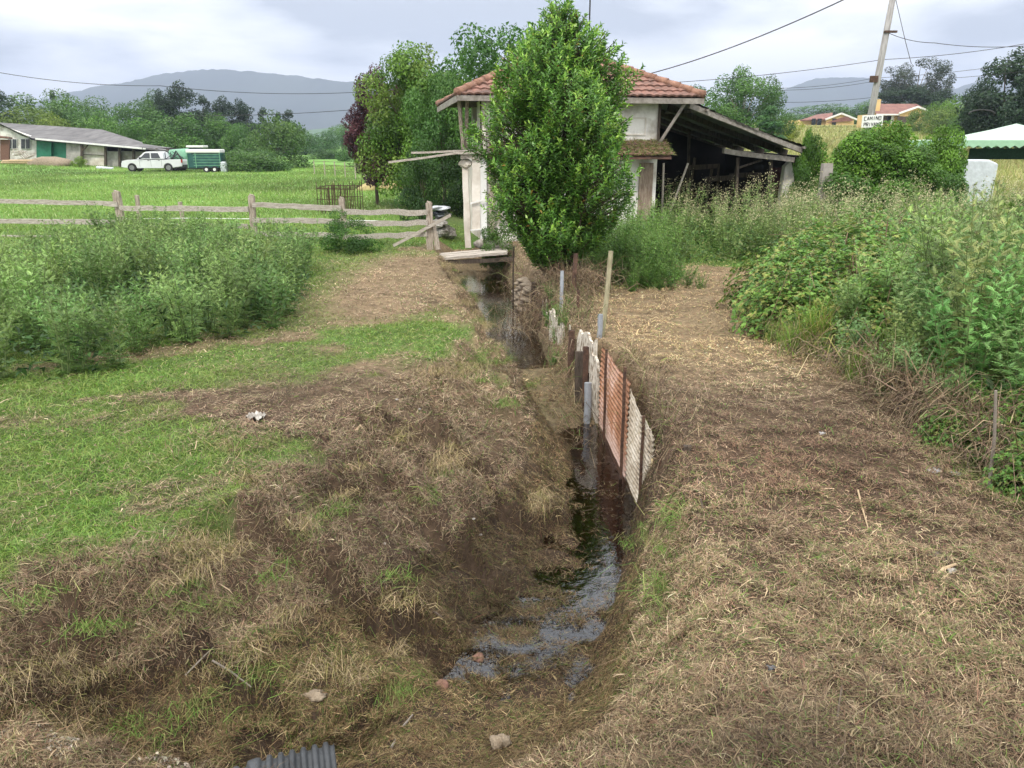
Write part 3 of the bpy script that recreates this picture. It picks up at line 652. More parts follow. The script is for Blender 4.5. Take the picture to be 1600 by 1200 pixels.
b = MB(); b.slab([Vector((B0.x + .15, B0.y + .6, 0)), Vector((p1.x + .15, p1.y, 0)), Vector((p1.x + .15, p1.y, p1.z - .1)), Vector((B0.x + .15, B0.y + .6, B0.z - .15))], (-.15, 0, 0)); b.build('side_wall', M['dark'], shed)
b = MB(); q0 = W(1232, 300, 23.2); b.slab([Vector((q0.x - .25, 23.2, 0)), Vector((q0.x + .18, 23.2, 0)), Vector((q0.x + .12, 23.2, 1.55)), Vector((q0.x - .02, 23.2, 1.95)), Vector((q0.x - .16, 23.2, 1.8)), Vector((q0.x - .2, 23.2, 1.0))], (0, .3, 0)); b.build('broken_wall', M['whitewash'], shed)
b = MB(); q0 = W(1204, 262, 24); q1 = W(1230, 262, 24); b.slab([Vector((q0.x, 24, .3)), Vector((q1.x, 24, .3)), Vector((q1.x, 24, q1.z)), Vector((q0.x, 24, q0.z))], (0, .04, 0)); b.build('red_panel', solid('maroon_board', (.05, .012, .016), .8, .3, 3), shed)
# dim shapes inside
for (u, v, Y, r) in ((1100, 262, 25, .5), (1125, 280, 24.5, .45), (1165, 275, 25, .5)):
    p = W(u, v, Y); b = MB(); b.bar((p.x - r, p.y, 0), (p.x - r * .6, p.y, p.z + .3), .07, .07); b.bar((p.x + r, p.y, 0), (p.x + r, p.y + .2, p.z + .1), .06, .06); b.bar((p.x - r, p.y, p.z), (p.x + r, p.y + .1, p.z + .05), .06, .14, jag=.01, seg=3); b.build('inner_frame', M['darkwood'], shed)
b = MB(); a = W(1042, 290, 21.8); c = W(1075, 255, 21.9); a.z = .2; b.tube([a, c], .03, 6); a2 = W(1037, 300, 21.8); b.tube([(a2.x, a2.y, .1), W(1037, 255, 21.8)], .03, 6)
tag(b.build('leaning_stick', M['oldwood']), 'two crossed pale sticks leaning at the mouth of the dark shed', 'sticks')

# ------------------------------------------------------------------ RAIL FENCES
fence = empty('rail_fence', (-7, 20, 0), 0, 'weathered grey post and rail fence across the meadow with three rails', 'fence')
posts = [(-70, 300, 372, 21.6, .15), (183, 300, 374, 21.0, .17), (391, 306, 378, 20.1, .15), (535, 310, 376, 20.3, .14), (670, 317, 391, 18.6, .15)]
pp = []
for (u, vt, vb, Y, ww) in posts:
    t = W(u, vt, Y); g_ = Vector((t.x, Y, H1(t.x, Y) - .05)); pp.append((g_, t)); b = MB(); tt = t + Vector((random.uniform(-.03, .03), 0, 0))
    b.bar(g_, tt, ww, ww * .8, up=(0, 1, 0), jag=.008, seg=5); b.bar(tt, tt + Vector((.01, 0, .035)), ww * .7, ww * .5, up=(0, 1, 0)); b.build('post', M['oldwoodz'], fence)
rails = [((-75, 183), ((312, 319), (344, 347), (370, 372))), ((187, 388), ((325, 327), (352, 354), (374, 374))), ((394, 533), ((320, 325), (344, 346), (366, 368))), ((538, 667), ((331, 332), (350, 348), (371, 366)))]
for k, ((u0, u1), vv) in enumerate(rails):
    Y0, Y1 = posts[k][3] - .1, posts[k + 1][3] - .1
    for (v0, v1) in vv:
        b = MB(); b.bar(W(u0, v0, Y0), W(u1, v1, Y1), .045, .125, jag=.018, seg=9); b.build('rail', M['oldwood'], fence)
b = MB(); b.bar(W(615, 384, 18.6), W(704, 336, 18.4), .045, .07, jag=.008, seg=3); b.build('brace', M['oldwood'], fence)
b = MB(); b.bar(W(684, 390, 18.5), W(676, 345, 18.6), .10, .08, jag=.008, seg=3); b.build('brace', M['oldwoodz'], fence)
for (u, vt, vb, Y, tx, lab) in ((218, 305, 352, 22.5, -4, 'thin grey stake behind the rail fence, nearer the tall leaning post'), (287, 315, 345, 23.5, -6, 'short leaning grey stake behind the rail fence, farther from the tall post')):
    t = W(u + tx, vt, Y); bb_ = W(u, vb, Y); b = MB(); b.bar((bb_.x, Y, 0), t, .1, .07, up=(0, 1, 0), jag=.008, seg=4); tag(b.build('wooden_stake', M['oldwoodz']), lab, 'stake', 'stakes behind the rail fence')
# electric tape
b = MB(); b.tube([W(180, 342, 22.6), W(300, 341, 22.2), W(385, 342, 21.8), W(540, 344, 21.5), W(668, 347, 21.3)], .012, 5); tag(b.build('electric_tape', M['white_paint']), 'thin white electric fence tape running just behind the wooden rails', 'fence tape')
# rebar cage
cage = empty('rebar_cage', (W(527, 300, 29).x, 29.2, 0), 0, 'rusty cage of steel bars standing in the meadow beyond the rail fence', 'rebar cage')
x0, x1 = W(498, 300, 29).x, W(556, 300, 29).x
for (y, zt) in ((28.7, 1.0), (30.2, 1.05)):
    for i in range(16):
        x = x0 + (x1 - x0) * i / 15 + random.uniform(-.02, .02); b = MB(); b.tube([(x, y, -.02), (x + random.uniform(-.03, .03), y, zt * random.uniform(.85, 1.05) * (1.15 if i in (0, 15) else 1))], .014, 4); b.build('upright_bar', M['rust'], cage)
    b = MB(); b.bar((x0, y + .02, zt * .88), (x1, y + .02, zt * .86), .02, .03); b.bar((x0, y + .02, zt * .5), (x1, y + .02, zt * .48), .02, .02); b.build('cross_bar', M['rust'], cage)
for x in (x0, x1): b = MB(); b.bar((x, 28.7, .9), (x, 30.2, .92), .02, .02); b.build('cross_bar', M['rust'], cage)
# far wire fence
wf = empty('wire_fence', (W(560, 255, 60).x, 60, 0), 0, 'thin post and wire fence across the far end of the meadow', 'wire fence')
tops = []
for i in range(12):
    u = 490 + i * 16; Y = 66 - i * 2.2; p = W(u, 250, Y); p.z = H1(p.x, Y); b = MB(); b.tube([p - Vector((0, 0, .1)), p + Vector((0, 0, 1.15))], .045, 5); b.build('post', M['oldwoodz'], wf); tops.append(p)
for h in (.5, .85, 1.1):
    b = MB(); b.tube([p + Vector((0, 0, h)) for p in tops], .012, 4); b.build('wire', M['rust'], wf)
for (u, v, Y, s_, lab) in ((906, 0, 0, 0, ''),):
    pass
p = W(592, 255, 50); b = MB(); b.bar((p.x, 50, 0), (p.x, 50, 1.4), .2, .2, up=(0, 1, 0)); tag(b.build('stone_post', M['plaster']), 'short pale gate post in front of the cut grass bank', 'post')
# heap of cut grass beside the plum tree
nb = 26; b = MB(); c = W(600, 272, 45)
b.blob((c.x + .2, 46, .0), (1.7, 3.2, .75), 22, 10, .18); tag(b.build('hay_mound', solid('dry_hay', (.26, .20, .09), .95, .3, 3, .5, 12, c2=(.42, .36, .16)), smooth=True), 'low mound of pale dry cut grass beside the leafy tree', 'hay mound')

# white scrap car end / sheeting behind the last fence post
p = W(686, 330, 21.5); scrap = empty('scrap_heap', (p.x, p.y, 0), 0, 'crumpled white and dark scrap sheeting lying behind the last fence post', 'scrap')
for (dx, dy, z, r, mt) in ((0, 0, .75, (.24, .35, .06), 'tarp'), (.02, .1, .58, (.27, .4, .10), 'glass'), (-.02, -.1, .36, (.25, .38, .11), 'rag'), (.1, 0, .1, (.3, .4, .18), 'rag')):
    b = MB(); b.blob((p.x + dx, p.y + dy, z), r, 12, 8, .3); b.build('crumpled_sheet', M[mt], scrap)

# ------------------------------------------------------------------ PLANK BRIDGE AND DITCH LINING
br = empty('plank_bridge', (-.85, 18.4, 0), 0, 'weathered plank bridge laid across the ditch beside the old house', 'plank bridge')
for k in range(3):
    b = MB(); y = 18.0 + k * .24; b.bar((-1.72, y, -.13 + .012 * k), (-.12, y + .22, -.02 + .01 * k), .22, .06, jag=.008, seg=6); b.build('plank', M['oldwood'], br)
b = MB(); b.bar((-1.75, 17.95, -.22), (.0, 18.2, -.16), .1, .09, jag=.01, seg=4); b.build('bearer', M['darkwood'], br)
for k, (x, y, r) in enumerate(((-.42, 18.9, .17), (-.72, 19.2, .16), (-.2, 18.75, .13))):
    b = MB(); b.blob((x, y, .06), (r * 1.3, r, r * .8), 9, 7, .2); tag(b.build('stone', M['stone'], smooth=True), 'rough grey stone at the house corner behind the plank bridge', 'stone', 'stones behind the plank bridge')
b = MB(); b.tube([(-.42, 18.98, .04), (-.42, 18.98, .34)], .1, 10); tag(b.build('old_bucket', M['rust']), 'small dark rusty bucket standing at the house corner behind the plank', 'bucket')
# corrugated sheets
def corr_sheet(x0, y0, z0t, z0b, x1, y1, z1t, z1b, lab, mat, amp=.008, pit=.058, bulge=0, tear=0, seed=0):
    rr = np.random.default_rng(seed); nu, nv = 60, 130; u = np.linspace(0, 1, nu)[None, :]; v = np.linspace(0, 1, nv)[:, None]
    zt = z0t + (z1t - z0t) * u; zb = z0b + (z1b - z0b) * u; X = x0 + (x1 - x0) * u + 0 * v; Y = y0 + (y1 - y0) * u + 0 * v
    te = tear * fbm(u * 6 + seed, u * 0, 3); Z = zb + (zt - zb + te) * v; ph = v * (abs(z0t - z0b)) / pit * 2 * np.pi
    nx_ = np.array([-(y1 - y0), (x1 - x0)]); nx_ = nx_ / np.linalg.norm(nx_)
    off = amp * np.sin(ph) + bulge * np.sin(np.pi * u) * v + .012 * fbm(u * 3 + seed, v * 3, 3)
    X = X + nx_[0] * off; Y = Y + nx_[1] * off
    fr = np.stack([X, Y, Z], -1).reshape(-1, 3); bkk = fr + np.array([-nx_[0], -nx_[1], 0]) * .0 + np.array([.004, 0, 0])
    id_ = np.arange(nu * nv).reshape(nv, nu); q = np.stack([id_[:-1, :-1], id_[:-1, 1:], id_[1:, 1:], id_[1:, :-1]], -1).reshape(-1, 4)
    o = npmesh('corrugated_sheet', np.concatenate([fr, bkk]), quads=np.concatenate([q, q[:, ::-1] + nu * nv]), mat=mat, smooth=True); tag(o, lab, 'corrugated sheet', 'corrugated sheets lining the ditch'); return o
def sheetmat(name, ca, cb, cc, sc=3.0):
    m, t, o = newmat(name); b = t.nodes.new('ShaderNodeBsdfPrincipled'); t.links.new(b.outputs[0], o.inputs[0]); b.inputs['Roughness'].default_value = .7
    tc = t.nodes.new('ShaderNodeTexCoord'); n = t.nodes.new('ShaderNodeTexNoise'); n.inputs['Scale'].default_value = sc; n.inputs['Detail'].default_value = 9; n.inputs['Roughness'].default_value = .7; t.links.new(tc.outputs['Object'], n.inputs['Vector'])
    r = t.nodes.new('ShaderNodeValToRGB'); t.links.new(n.outputs[0], r.inputs[0]); r.color_ramp.elements[0].position = .34; r.color_ramp.elements[0].color = (*ca, 1); r.color_ramp.elements[1].position = .66; r.color_ramp.elements[1].color = (*cc, 1); q = r.color_ramp.elements.new(.5); q.color = (*cb, 1)
    if name == 'rusty_sheet':   # the paint has bleached pink along the foot and the top lip
        sx = t.nodes.new('ShaderNodeSeparateXYZ'); t.links.new(tc.outputs['Object'], sx.inputs[0])
        f = M_('ADD', M_('MULTIPLY', sx.outputs[2], -2.6, tree=t), -1.45, tree=t); f = M_('MINIMUM', M_('MAXIMUM', M_('ADD', f, M_('MULTIPLY', M_('SUBTRACT', n.outputs[0], .5, tree=t), 2.2, tree=t), tree=t), 0.0, tree=t), .85, tree=t)
        mm = t.nodes.new('ShaderNodeMixRGB'); t.links.new(f, mm.inputs[0]); t.links.new(r.outputs[0], mm.inputs[1]); mm.inputs[2].default_value = (.50, .36, .31, 1); t.links.new(mm.outputs[0], b.inputs['Base Color'])
    else: t.links.new(r.outputs[0], b.inputs['Base Color'])
    return m
corr_sheet(1.075, 9.0, .10, -.98, 1.165, 7.32, .16, -.98, 'rusty orange and pink corrugated sheet lining the right side of the ditch', sheetmat('rusty_sheet', (.20, .08, .035), (.36, .17, .09), (.56, .38, .31), 2.4), seed=1, tear=.03)
corr_sheet(1.17, 7.34, .06, -.98, 1.245, 6.30, -.04, -.90, 'pale cream corrugated sheet in the ditch just right of the rusty one', sheetmat('cream_sheet', (.20, .15, .10), (.42, .36, .28), (.58, .53, .45), 4.5), seed=2, tear=.06)
corr_sheet(1.235, 6.34, -.16, -.88, 1.285, 5.72, -.42, -.86, 'low torn yellowish sheet end, lowest and nearest of the corrugated sheets', sheetmat('torn_sheet', (.30, .17, .08), (.55, .42, .22), (.68, .6, .42), 5), seed=4, tear=.25)
def stake(name, a, c, w_, mat, lab, cat='stake', grp='stakes driven along the ditch', jag=.004, rnd=False):
    b = MB()
    if rnd: b.tube([a, tuple((Vector(a) + Vector(c)) / 2 + Vector((.008, 0, 0))), c], w_ / 2, 8)
    else: b.bar(a, c, w_, w_ * .8, up=(0, 1, 0), jag=jag, seg=5)
    o = b.build(name, M[mat]); tag(o, lab, cat, grp); return o
stake('iron_bar', (1.065, 8.42, -1.0), (1.06, 8.4, .2), .028, 'rust', 'rusty bar up the left part of the rusty corrugated sheet')
stake('iron_bar', (1.125, 7.36, -1.0), (1.12, 7.36, .3), .03, 'rust', 'rusty bar between the rusty and the cream corrugated sheets')
stake('iron_bar', (1.20, 6.62, -.95), (1.20, 6.64, .04), .026, 'rust', 'rusty bar at the right edge of the cream corrugated sheet')
stake('iron_bar', (1.235, 5.98, -.85), (1.235, 6.0, -.12), .026, 'rust', 'rusty bar nearest the camera, by the low torn sheet end')
stake('tall_wooden_stake', (1.17, 9.85, -.1), (1.265, 9.95, 1.10), .062, 'stakewood', 'tall pale round wooden stake leaning right above the ditch', rnd=True)
stake('plastic_pipe', (1.12, 9.72, -.1), (1.135, 9.75, .32), .07, 'greypipe', 'short grey plastic pipe at the foot of the tall wooden stake', 'pipe', rnd=True)
stake('plastic_pipe', (.93, 9.05, -.95), (.935, 9.1, -.4), .09, 'greypipe', 'grey plastic pipe standing low in the ditch beside the rusty sheet', 'pipe', rnd=True)
stake('plastic_pipe', (.70, 11.1, -.7), (.74, 11.4, .62), .055, 'greypipe', 'slim grey plastic pipe standing among cuttings left of the tall stake', 'pipe', rnd=True)
stake('iron_post', (.95, 12.0, -.1), (.99, 12.1, .78), .065, 'rust', 'rusty brown iron post standing behind the slim grey pipe')
stake('iron_bar', (.93, 10.7, -.6), (.93, 10.75, .45), .035, 'rust', 'thin rusty rod between the slim pipe and the tall stake')
stake('dark_post', (.86, 9.5, -.95), (.86, 9.55, -.12), .10, 'darkwood', 'dark square post with a pale cut top standing in the ditch wall')
stake('dark_post', (.93, 9.35, -.95), (.93, 9.4, -.02), .07, 'rust', 'dark rusty post close against the pale peeling board')
stake('dark_post', (.78, 9.95, -.8), (.79, 10.0, .05), .08, 'rust', 'brown rusty post at the left end of the ditch wall')
stake('iron_bar', (1.38, 5.7, -.3), (1.39, 5.72, .12), .06, 'darkwood', 'dark stub of a post beyond the nearest rusty bar')
stake('dark_post', (.36, 14.0, -.75), (.40, 14.0, .0), .09, 'darkwood', 'blackened post at the waterline below the laurel tree')
stake('dark_post', (.43, 13.5, -.75), (.45, 13.5, -.05), .06, 'darkwood', 'thin blackened post nearest below the laurel tree')
stake('thin_rod', (.02, 15.2, -.7), (.03, 15.2, .5), .03, 'darkwood', 'thin dark rod standing before the stacked sacks')
for (x0, y0, x1, y1, zt, zb, lab) in ((.55, 11.2, .62, 10.75, .1, -.65, 'split white painted board in the ditch wall by the slim pipe'), (.64, 10.7, .70, 10.45, .0, -.65, 'white painted board end just right of the split one'), (.84, 9.75, 1.02, 9.2, .12, -.35, 'pale peeling board with curled top left of the rusty sheet'), (.97, 9.3, 1.04, 9.02, -.1, -.95, 'grey stained board standing beside the low grey pipe')):
    b = MB(); n_ = 7; top = [(x0 + (x1 - x0) * i / n_, y0 + (y1 - y0) * i / n_, zt + random.uniform(-.09, .06) - .05 * (i in (0, n_))) for i in range(n_ + 1)]
    b.slab([(x0, y0, zb), (x1, y1, zb)] + top[::-1], (.03, .01, 0)); tag(b.build('painted_board', M['oldpaint']), lab, 'board', 'boards lining the ditch')
r9 = random.Random(4)
for i, y in enumerate((9.15, 9.45, 9.62, 9.85, 10.1, 10.3, 10.5, 10.95, 11.3, 11.6, 11.75, 11.95, 12.15, 12.4, 12.6, 12.8, 13.05, 13.3, 13.6, 13.9, 14.2)):
    x = float(np.interp(y, [9.0, 9.6, 10.2, 10.9, 13.8, 14.3], [1.06, .97, .80, .62, .44, .40])) ; mt = ('oldpaint', 'darkwood', 'oldwoodz', 'rust', 'greywood')[i % 5]; zt = r9.uniform(-.22, .06); zb = -.9 if y < 9.8 else -.7; b = MB()
    b.bar((x, y, zb), (x + r9.uniform(-.03, .03), y + .03, zt), r9.uniform(.05, .11), .02, up=(1, 0, 0), jag=.008, seg=5)
    tag(b.build('lining_board', M[mt]), ('stained pale', 'blackened', 'weathered grey', 'rust brown', 'dull grey')[i % 5] + ' upright board set in the ditch lining ' + ('near the grey pipe' if y < 9.9 else 'below the tall stake' if y < 10.6 else 'by the slim pipe' if y < 11.8 else 'toward the laurel'), 'board', 'boards lining the ditch')
# sacks stacked as a bank wall
k = 0
for row in range(5):
    for i in range(3):
        y = 14.55 + i * .5 + (row % 2) * .2; x = np.interp(y, _ry, _rx[:, 3]) + .03 + row * .03; b = MB()
        b.blob((x - .03, y, -.60 + row * .095), (.17, .29, .052), 12, 7, .16); k += 1
        tag(b.build('filled_sack', M['sack'], smooth=True), 'flattened brown sack in the stack holding the ditch bank', 'sack', 'sacks stacked in the ditch bank')
# foreground culvert pipe
pc = [Vector((-1.85, 2.25, -.50)), Vector((-1.5, 2.54, -.43)), Vector((-1.12, 2.76, -.395)), Vector((-.80, 2.86, -.39))]
culv = empty('culvert_pipe', pc[3], 0, 'dark grey corrugated drain pipe end at the bottom edge of the picture', 'drain pipe')
pts = []; rad = []
nn_ = 220
for i in range(nn_ + 1):
    t = i / nn_ * 3; k = min(2, int(t)); pts.append(pc[k].lerp(pc[k + 1], t - k)); rad.append(.160 + .010 * max(-1, min(1, 2.4 * math.sin(i * 2 * math.pi / 11.0))))
b = MB(); b.tube(pts, rad, 28, cap=False); b.build('corrugated_wall', M['pipe'], culv, smooth=True)
b = MB(); b.tube(pts, [.140] * len(pts), 20, cap=False); b.build('inner_wall', M['black'], culv, smooth=True)
# small things lying about
def lump(name, u, v, z, r, mat, lab, cat, jit=.25, grp=None, smooth=True):
    p = P(u, v, z); p.z = H1(p.x, p.y) if z is None else z; b = MB(); b.blob((p.x, p.y, max(p.z, H1(p.x, p.y)) + r[2] * .5), r, 12, 8, jit); tag(b.build(name, M[mat], smooth=smooth), lab, cat, grp)
def lumpg(name, u, v, r, mat, lab, cat, jit=.25, grp=None):
    z = 0.
    for _ in range(12): p = P(u, v, z); z = .5 * z + .5 * H1(p.x, p.y)
    b = MB(); b.blob((p.x, p.y, z + r[2] * .55), r, 12, 8, jit); o = b.build(name, M[mat], smooth=True); tag(o, lab, cat, grp); return Vector((p.x, p.y, z))
def G(u, v):
    z = 0.
    for _ in range(14): p = P(u, v, z); z = .5 * z + .5 * H1(p.x, p.y)
    return Vector((p.x, p.y, z))
g_ = G(400, 656)
vs = []; 
for j in range(9):
    for i in range(13): vs.append((g_.x + (i / 12 - .5) * .15 + .01 * math.sin(j * 2.), g_.y + (j / 8 - .5) * .15 * (1 - .4 * abs(i / 6 - 1)), g_.z + .02 + .025 * abs(math.sin(i * 1.1 + j * .7)) + .02 * math.cos(j * 1.7 + i)))
b = MB(); b.add(vs, [(j * 13 + i, j * 13 + i + 1, (j + 1) * 13 + i + 1, (j + 1) * 13 + i) for j in range(8) for i in range(12)]); tag(b.build('crumpled_rag', M['rag'], smooth=True), 'crumpled dirty white rag lying on the green grass left of the ditch', 'rag')
def stick(u0, v0, u1, v1, r, mat, lab, name='stick', cat='stick', lift=.02, grp='loose sticks on the banks'):
    a = G(u0, v0); c = G(u1, v1); m_ = (a + c) / 2 + Vector((random.uniform(-.02, .02), 0, random.uniform(0, .02))); L3 = Vector((0, 0, lift))
    m_.z = max(m_.z, H1(m_.x, m_.y)); b = MB(); b.tube([a + L3, m_ + L3, c + L3], [r, r * .9, r * .6], 6); tag(b.build(name, M[mat]), lab, cat, grp)
stick(556, 678, 578, 689, .014, 'cutwood', 'short fresh yellow wood piece on the brown left bank')
stick(960, 436, 960, 436.5, .01, 'cutwood', 'x') if False else None
stick(612, 1172, 645, 1120, .008, 'greybark', 'thin pale forked twig at the bottom centre beside the drain pipe')
stick(1090, 745, 1098, 800, .010, 'bark', 'dark twig standing at the edge right of the torn sheet')
stick(1340, 770, 1356, 830, .007, 'cutwood', 'thin orange stalk lying right of the path centre')
stick(1090, 1040, 1190, 1010, .006, 'yellowstalk', 'long yellow green stalk lying low in the right foreground') if 'yellowstalk' in M else None
stick(1480, 1020, 1560, 1018, .006, 'cutwood', 'pale straw stalk lying flat at the lower right')
stick(1310, 1190, 1315, 1075, .006, 'bark', 'straight brown stalk in the foreground pointing at the camera')
stick(640, 960, 720, 992, .010, 'bark', 'brown branch lying on the left bank above the shallow pool')
stick(330, 1020, 390, 1050, .007, 'greybark', 'pale broken branch over the dark hollow at lower left')
stick(290, 1060, 345, 1005, .005, 'greybark', 'thin grey branch standing across the dark hollow')
stick(1462, 905, 1493, 886, .012, 'cutwood', 'curved pale stick beside the blue plastic scrap')
stick(1345, 985, 1290, 1020, .005, 'cutwood', 'fine straw stalk slanting in the right foreground')
lumpg('mossy_log', 490, 1090, (.085, .04, .025), 'sack', 'short weathered log end in the ditch bottom at lower left', 'log', .35)
lumpg('broken_brick', 748, 1032, (.045, .05, .03), 'brick', 'broken red brick at the near edge of the shallow pool', 'brick', .15)
lumpg('broken_brick', 690, 1073, (.05, .04, .028), 'brick', 'flat red brick half buried left of the pool edge', 'brick', .15)
lumpg('cut_stump', 780, 1165, (.05, .045, .05), 'sack', 'small split wood stump lying at the bottom centre', 'stump', .35)
lumpg('blue_plastic_scrap', 1465, 870, (.05, .04, .012), 'glass', 'dark blue crumpled plastic scrap on the right foreground litter', 'plastic scrap', .6)
lumpg('pale_stone', 1485, 893, (.03, .025, .012), 'rag', 'pale curled bark piece beside the blue plastic', 'bark piece', .5)
lumpg('plastic_scrap', 1460, 738, (.05, .03, .02), 'tarp', 'white plastic scrap at the edge of the right weeds', 'plastic scrap', .6)
lumpg('plastic_scrap', 1492, 742, (.03, .02, .015), 'tarp', 'smaller white plastic bit just right of the white scrap by the weeds', 'plastic scrap', .6)
lumpg('plastic_scrap', 1284, 678, (.022, .02, .01), 'tarp', 'tiny white paper scrap alone on the mown path', 'plastic scrap', .5)
lumpg('wrapper', 1004, 1190, (.024, .016, .01), 'redplastic', 'small crumpled red and white wrapper at the bottom edge', 'wrapper', .5)
lumpg('dark_scrap', 733, 730, (.03, .025, .01), 'glass', 'dark plastic scrap on the left bank of the ditch', 'plastic scrap', .5)
lumpg('dark_scrap', 1205, 1045, (.022, .02, .01), 'glass', 'little black plastic scrap in the middle of the right foreground', 'plastic scrap', .5)
for (u, v) in ((620, 625), (655, 640), (640, 640), (672, 560), (1270, 1040), (1430, 1095), (740, 812), (750, 836), (600, 850), (640, 830)):
    lumpg('pale_chip', u, v, (.016, .012, .008), 'rag', 'small pale chip of wood or stone lying on the mown bank', 'chip', .3, 'pale chips on the banks')
# pale rubble berm at the very front left
n = 11000; x = rng.uniform(-2.5, -1.2, n); y = rng.normal(2.74, .075, n); z = height(x, y)
V, q = leaves(np.stack([x, y, z + .008 + rng.random(n) * .02], -1), rdir(n) * np.array([1, 1, .25]), unit(rdir(n) * .5 + np.array([0, 0, 1])), rng.uniform(.008, .032, n), rng.uniform(.004, .010, n), .3)
tag(npmesh('wood_chip_rubble', V, q, None, np.repeat(pick([(.42, .36, .28), (.3, .25, .19), (.5, .45, .37), (.22, .2, .15)], n), 4, 0), M['straw']), 'pale rubble and wood chips along the near road edge', 'rubble', kind='stuff')
b = MB(); p = G(1545, 765); q_ = W(1556, 610, p.y + .05); b.tube([p, (p + q_) / 2 + Vector((.015, 0, 0)), q_], [.014, .012, .010], 7); tag(b.build('bare_stake', M['greybark']), 'bare crooked grey stick standing in the brambles at the right edge', 'stick')
p = G(1012, 440); b = MB(); b.tube([p + Vector((-.25, .1, .05)), p + Vector((0, -.1, .18))], [.07, .075], 9); o_ = b.build('cut_branch', M['bark']); tag(o_, 'cut branch with a pale sawn end by the weeds right of the laurel', 'cut branch')

# ------------------------------------------------------------------ FAR FARM BUILDINGS AND VEHICLES
barn = empty('long_barn', (-44, 84, .5), 0, 'long low farm building with a grey sheet roof and green doors at the far left', 'barn')
def wp(u, v, Y): return W(u, v, Y)
b = MB(); b.slab([wp(-60, 256, 84), wp(57, 256, 84), wp(57, 216, 84), wp(0, 196, 84), wp(-60, 214, 84)], (0, .4, 0)); b.build('gable_wall', M['whitewash'], barn)
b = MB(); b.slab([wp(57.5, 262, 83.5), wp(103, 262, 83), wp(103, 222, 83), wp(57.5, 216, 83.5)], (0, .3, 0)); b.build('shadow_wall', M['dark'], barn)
for (a, c) in ((57, 80), (80.5, 103)):
    b = MB(); b.slab([wp(a, 258, 83), wp(c, 259, 82.6), wp(c, 220.5, 82.6), wp(a, 217.5, 83)], (0, .15, 0)); b.build('green_door', M['green_paint'], barn)
for (a, c, v0, v1, mt) in ((103.5, 127, 222, 262, 'concrete'), (127.5, 163, 226, 262, 'plaster'), (163.5, 188, 236, 262, 'concrete'), (188.5, 225, 236, 262, 'breeze')):
    b = MB(); b.slab([wp(a, v1, 82.4), wp(c, v1, 82), wp(c, v0 + 1, 82), wp(a, v0, 82.4)], (0, .3, 0)); b.build('side_wall', M[mt], barn)
b = MB(); b.slab([wp(127, 242, 82.1), wp(163, 243, 81.8), wp(163, 242, 81.8), wp(127, 241, 82.1)], (0, .1, 0)); b.build('beam', M['darkwood'], barn)
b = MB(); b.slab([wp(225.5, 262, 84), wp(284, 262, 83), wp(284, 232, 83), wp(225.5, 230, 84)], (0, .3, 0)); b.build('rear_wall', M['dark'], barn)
b = MB(); b.slab([wp(163.5, 240, 83), wp(225, 240, 83), wp(225, 229, 83), wp(163.5, 227, 83)], (0, .3, 0)); b.build('painted_gap_shade', M['dark'], barn)  # near-black slab painted as the shade in the opening under the eave
for u in (128, 165, 187, 209, 226, 236, 245, 262, 280):
    b = MB(); b.bar(wp(u, 262, 81.7), wp(u, 226 + (u - 128) * .05, 81.7), .22, .2, up=(0, 1, 0)); b.build('post', M['darkwood'], barn)
b = MB(); b.bar(wp(129, 235, 81.6), wp(139, 225, 81.6), .12, .12); b.build('brace', M['darkwood'], barn)
R_ = MB(); th = Vector((0, 0, .18))
R_.add([wp(50, 216, 82.2), wp(228, 231.5, 80.8), wp(222, 222, 88), wp(160, 202.5, 92), wp(100, 198, 94), wp(0, 191.5, 96)], [(0, 1, 2, 3, 4, 5)])
R_.add([wp(0, 191.5, 96), wp(-70, 188, 98), wp(-70, 206, 84.6), wp(0, 193, 83.4), wp(50, 216, 82.2)], [(0, 1, 2, 3, 4)])
R_.add([p - th for p in (wp(50, 216, 82.2), wp(228, 231.5, 80.8), wp(222, 222, 88), wp(160, 202.5, 92), wp(0, 191.5, 96))], [(4, 3, 2, 1, 0)])
R_.build('roof', M['asbestos'], barn)
b = MB(); b.bar(wp(56, 217, 82), wp(228, 232.5, 80.6), .2, .14); b.build('fascia_board', M['white_paint'], barn)
b = MB(); b.add([wp(215, 223.5, 87), wp(283, 233, 86), wp(279, 238, 81), wp(222, 231.2, 80.7)], [(0, 1, 2, 3)]); b.bar(wp(222, 231.5, 80.6), wp(280, 238.3, 80.9), .15, .16); b.build('annexe_roof', M['asbestos'], barn)
for (a, c) in ((12, 18), (19.5, 26), (33, 39), (40.5, 47)):
    f_ = MB(); f_.slab([wp(a - .8, 233, 83.9), wp(c + .8, 233, 83.9), wp(c + .8, 216.5, 83.9), wp(a - .8, 216.5, 83.9)], (0, .05, 0)); wf_ = f_.build('window', M['white_paint'], barn)
    for k in range(2):
        g_ = MB(); g_.slab([wp(a + k * 3.1, 232, 83.84), wp(a + 2.5 + k * 3.1, 232, 83.84), wp(a + 2.5 + k * 3.1, 217.5, 83.84), wp(a + k * 3.1, 217.5, 83.84)], (0, .03, 0)); g_.build('pane', M['glass'], wf_)
b = MB(); b.slab([wp(-60, 212, 80), wp(14, 216, 80), wp(20, 217.5, 82), wp(-60, 208, 82)], (0, 0, .15)); b.build('porch_roof', M['tile'], barn)
b = MB(); b.slab([wp(0, 250, 80.5), wp(14, 250, 80.5), wp(14, 218, 80.5), wp(0, 218, 80.5)], (0, .2, 0)); b.build('porch_boards', M['brick'], barn)
gk = H1(-50, 80)
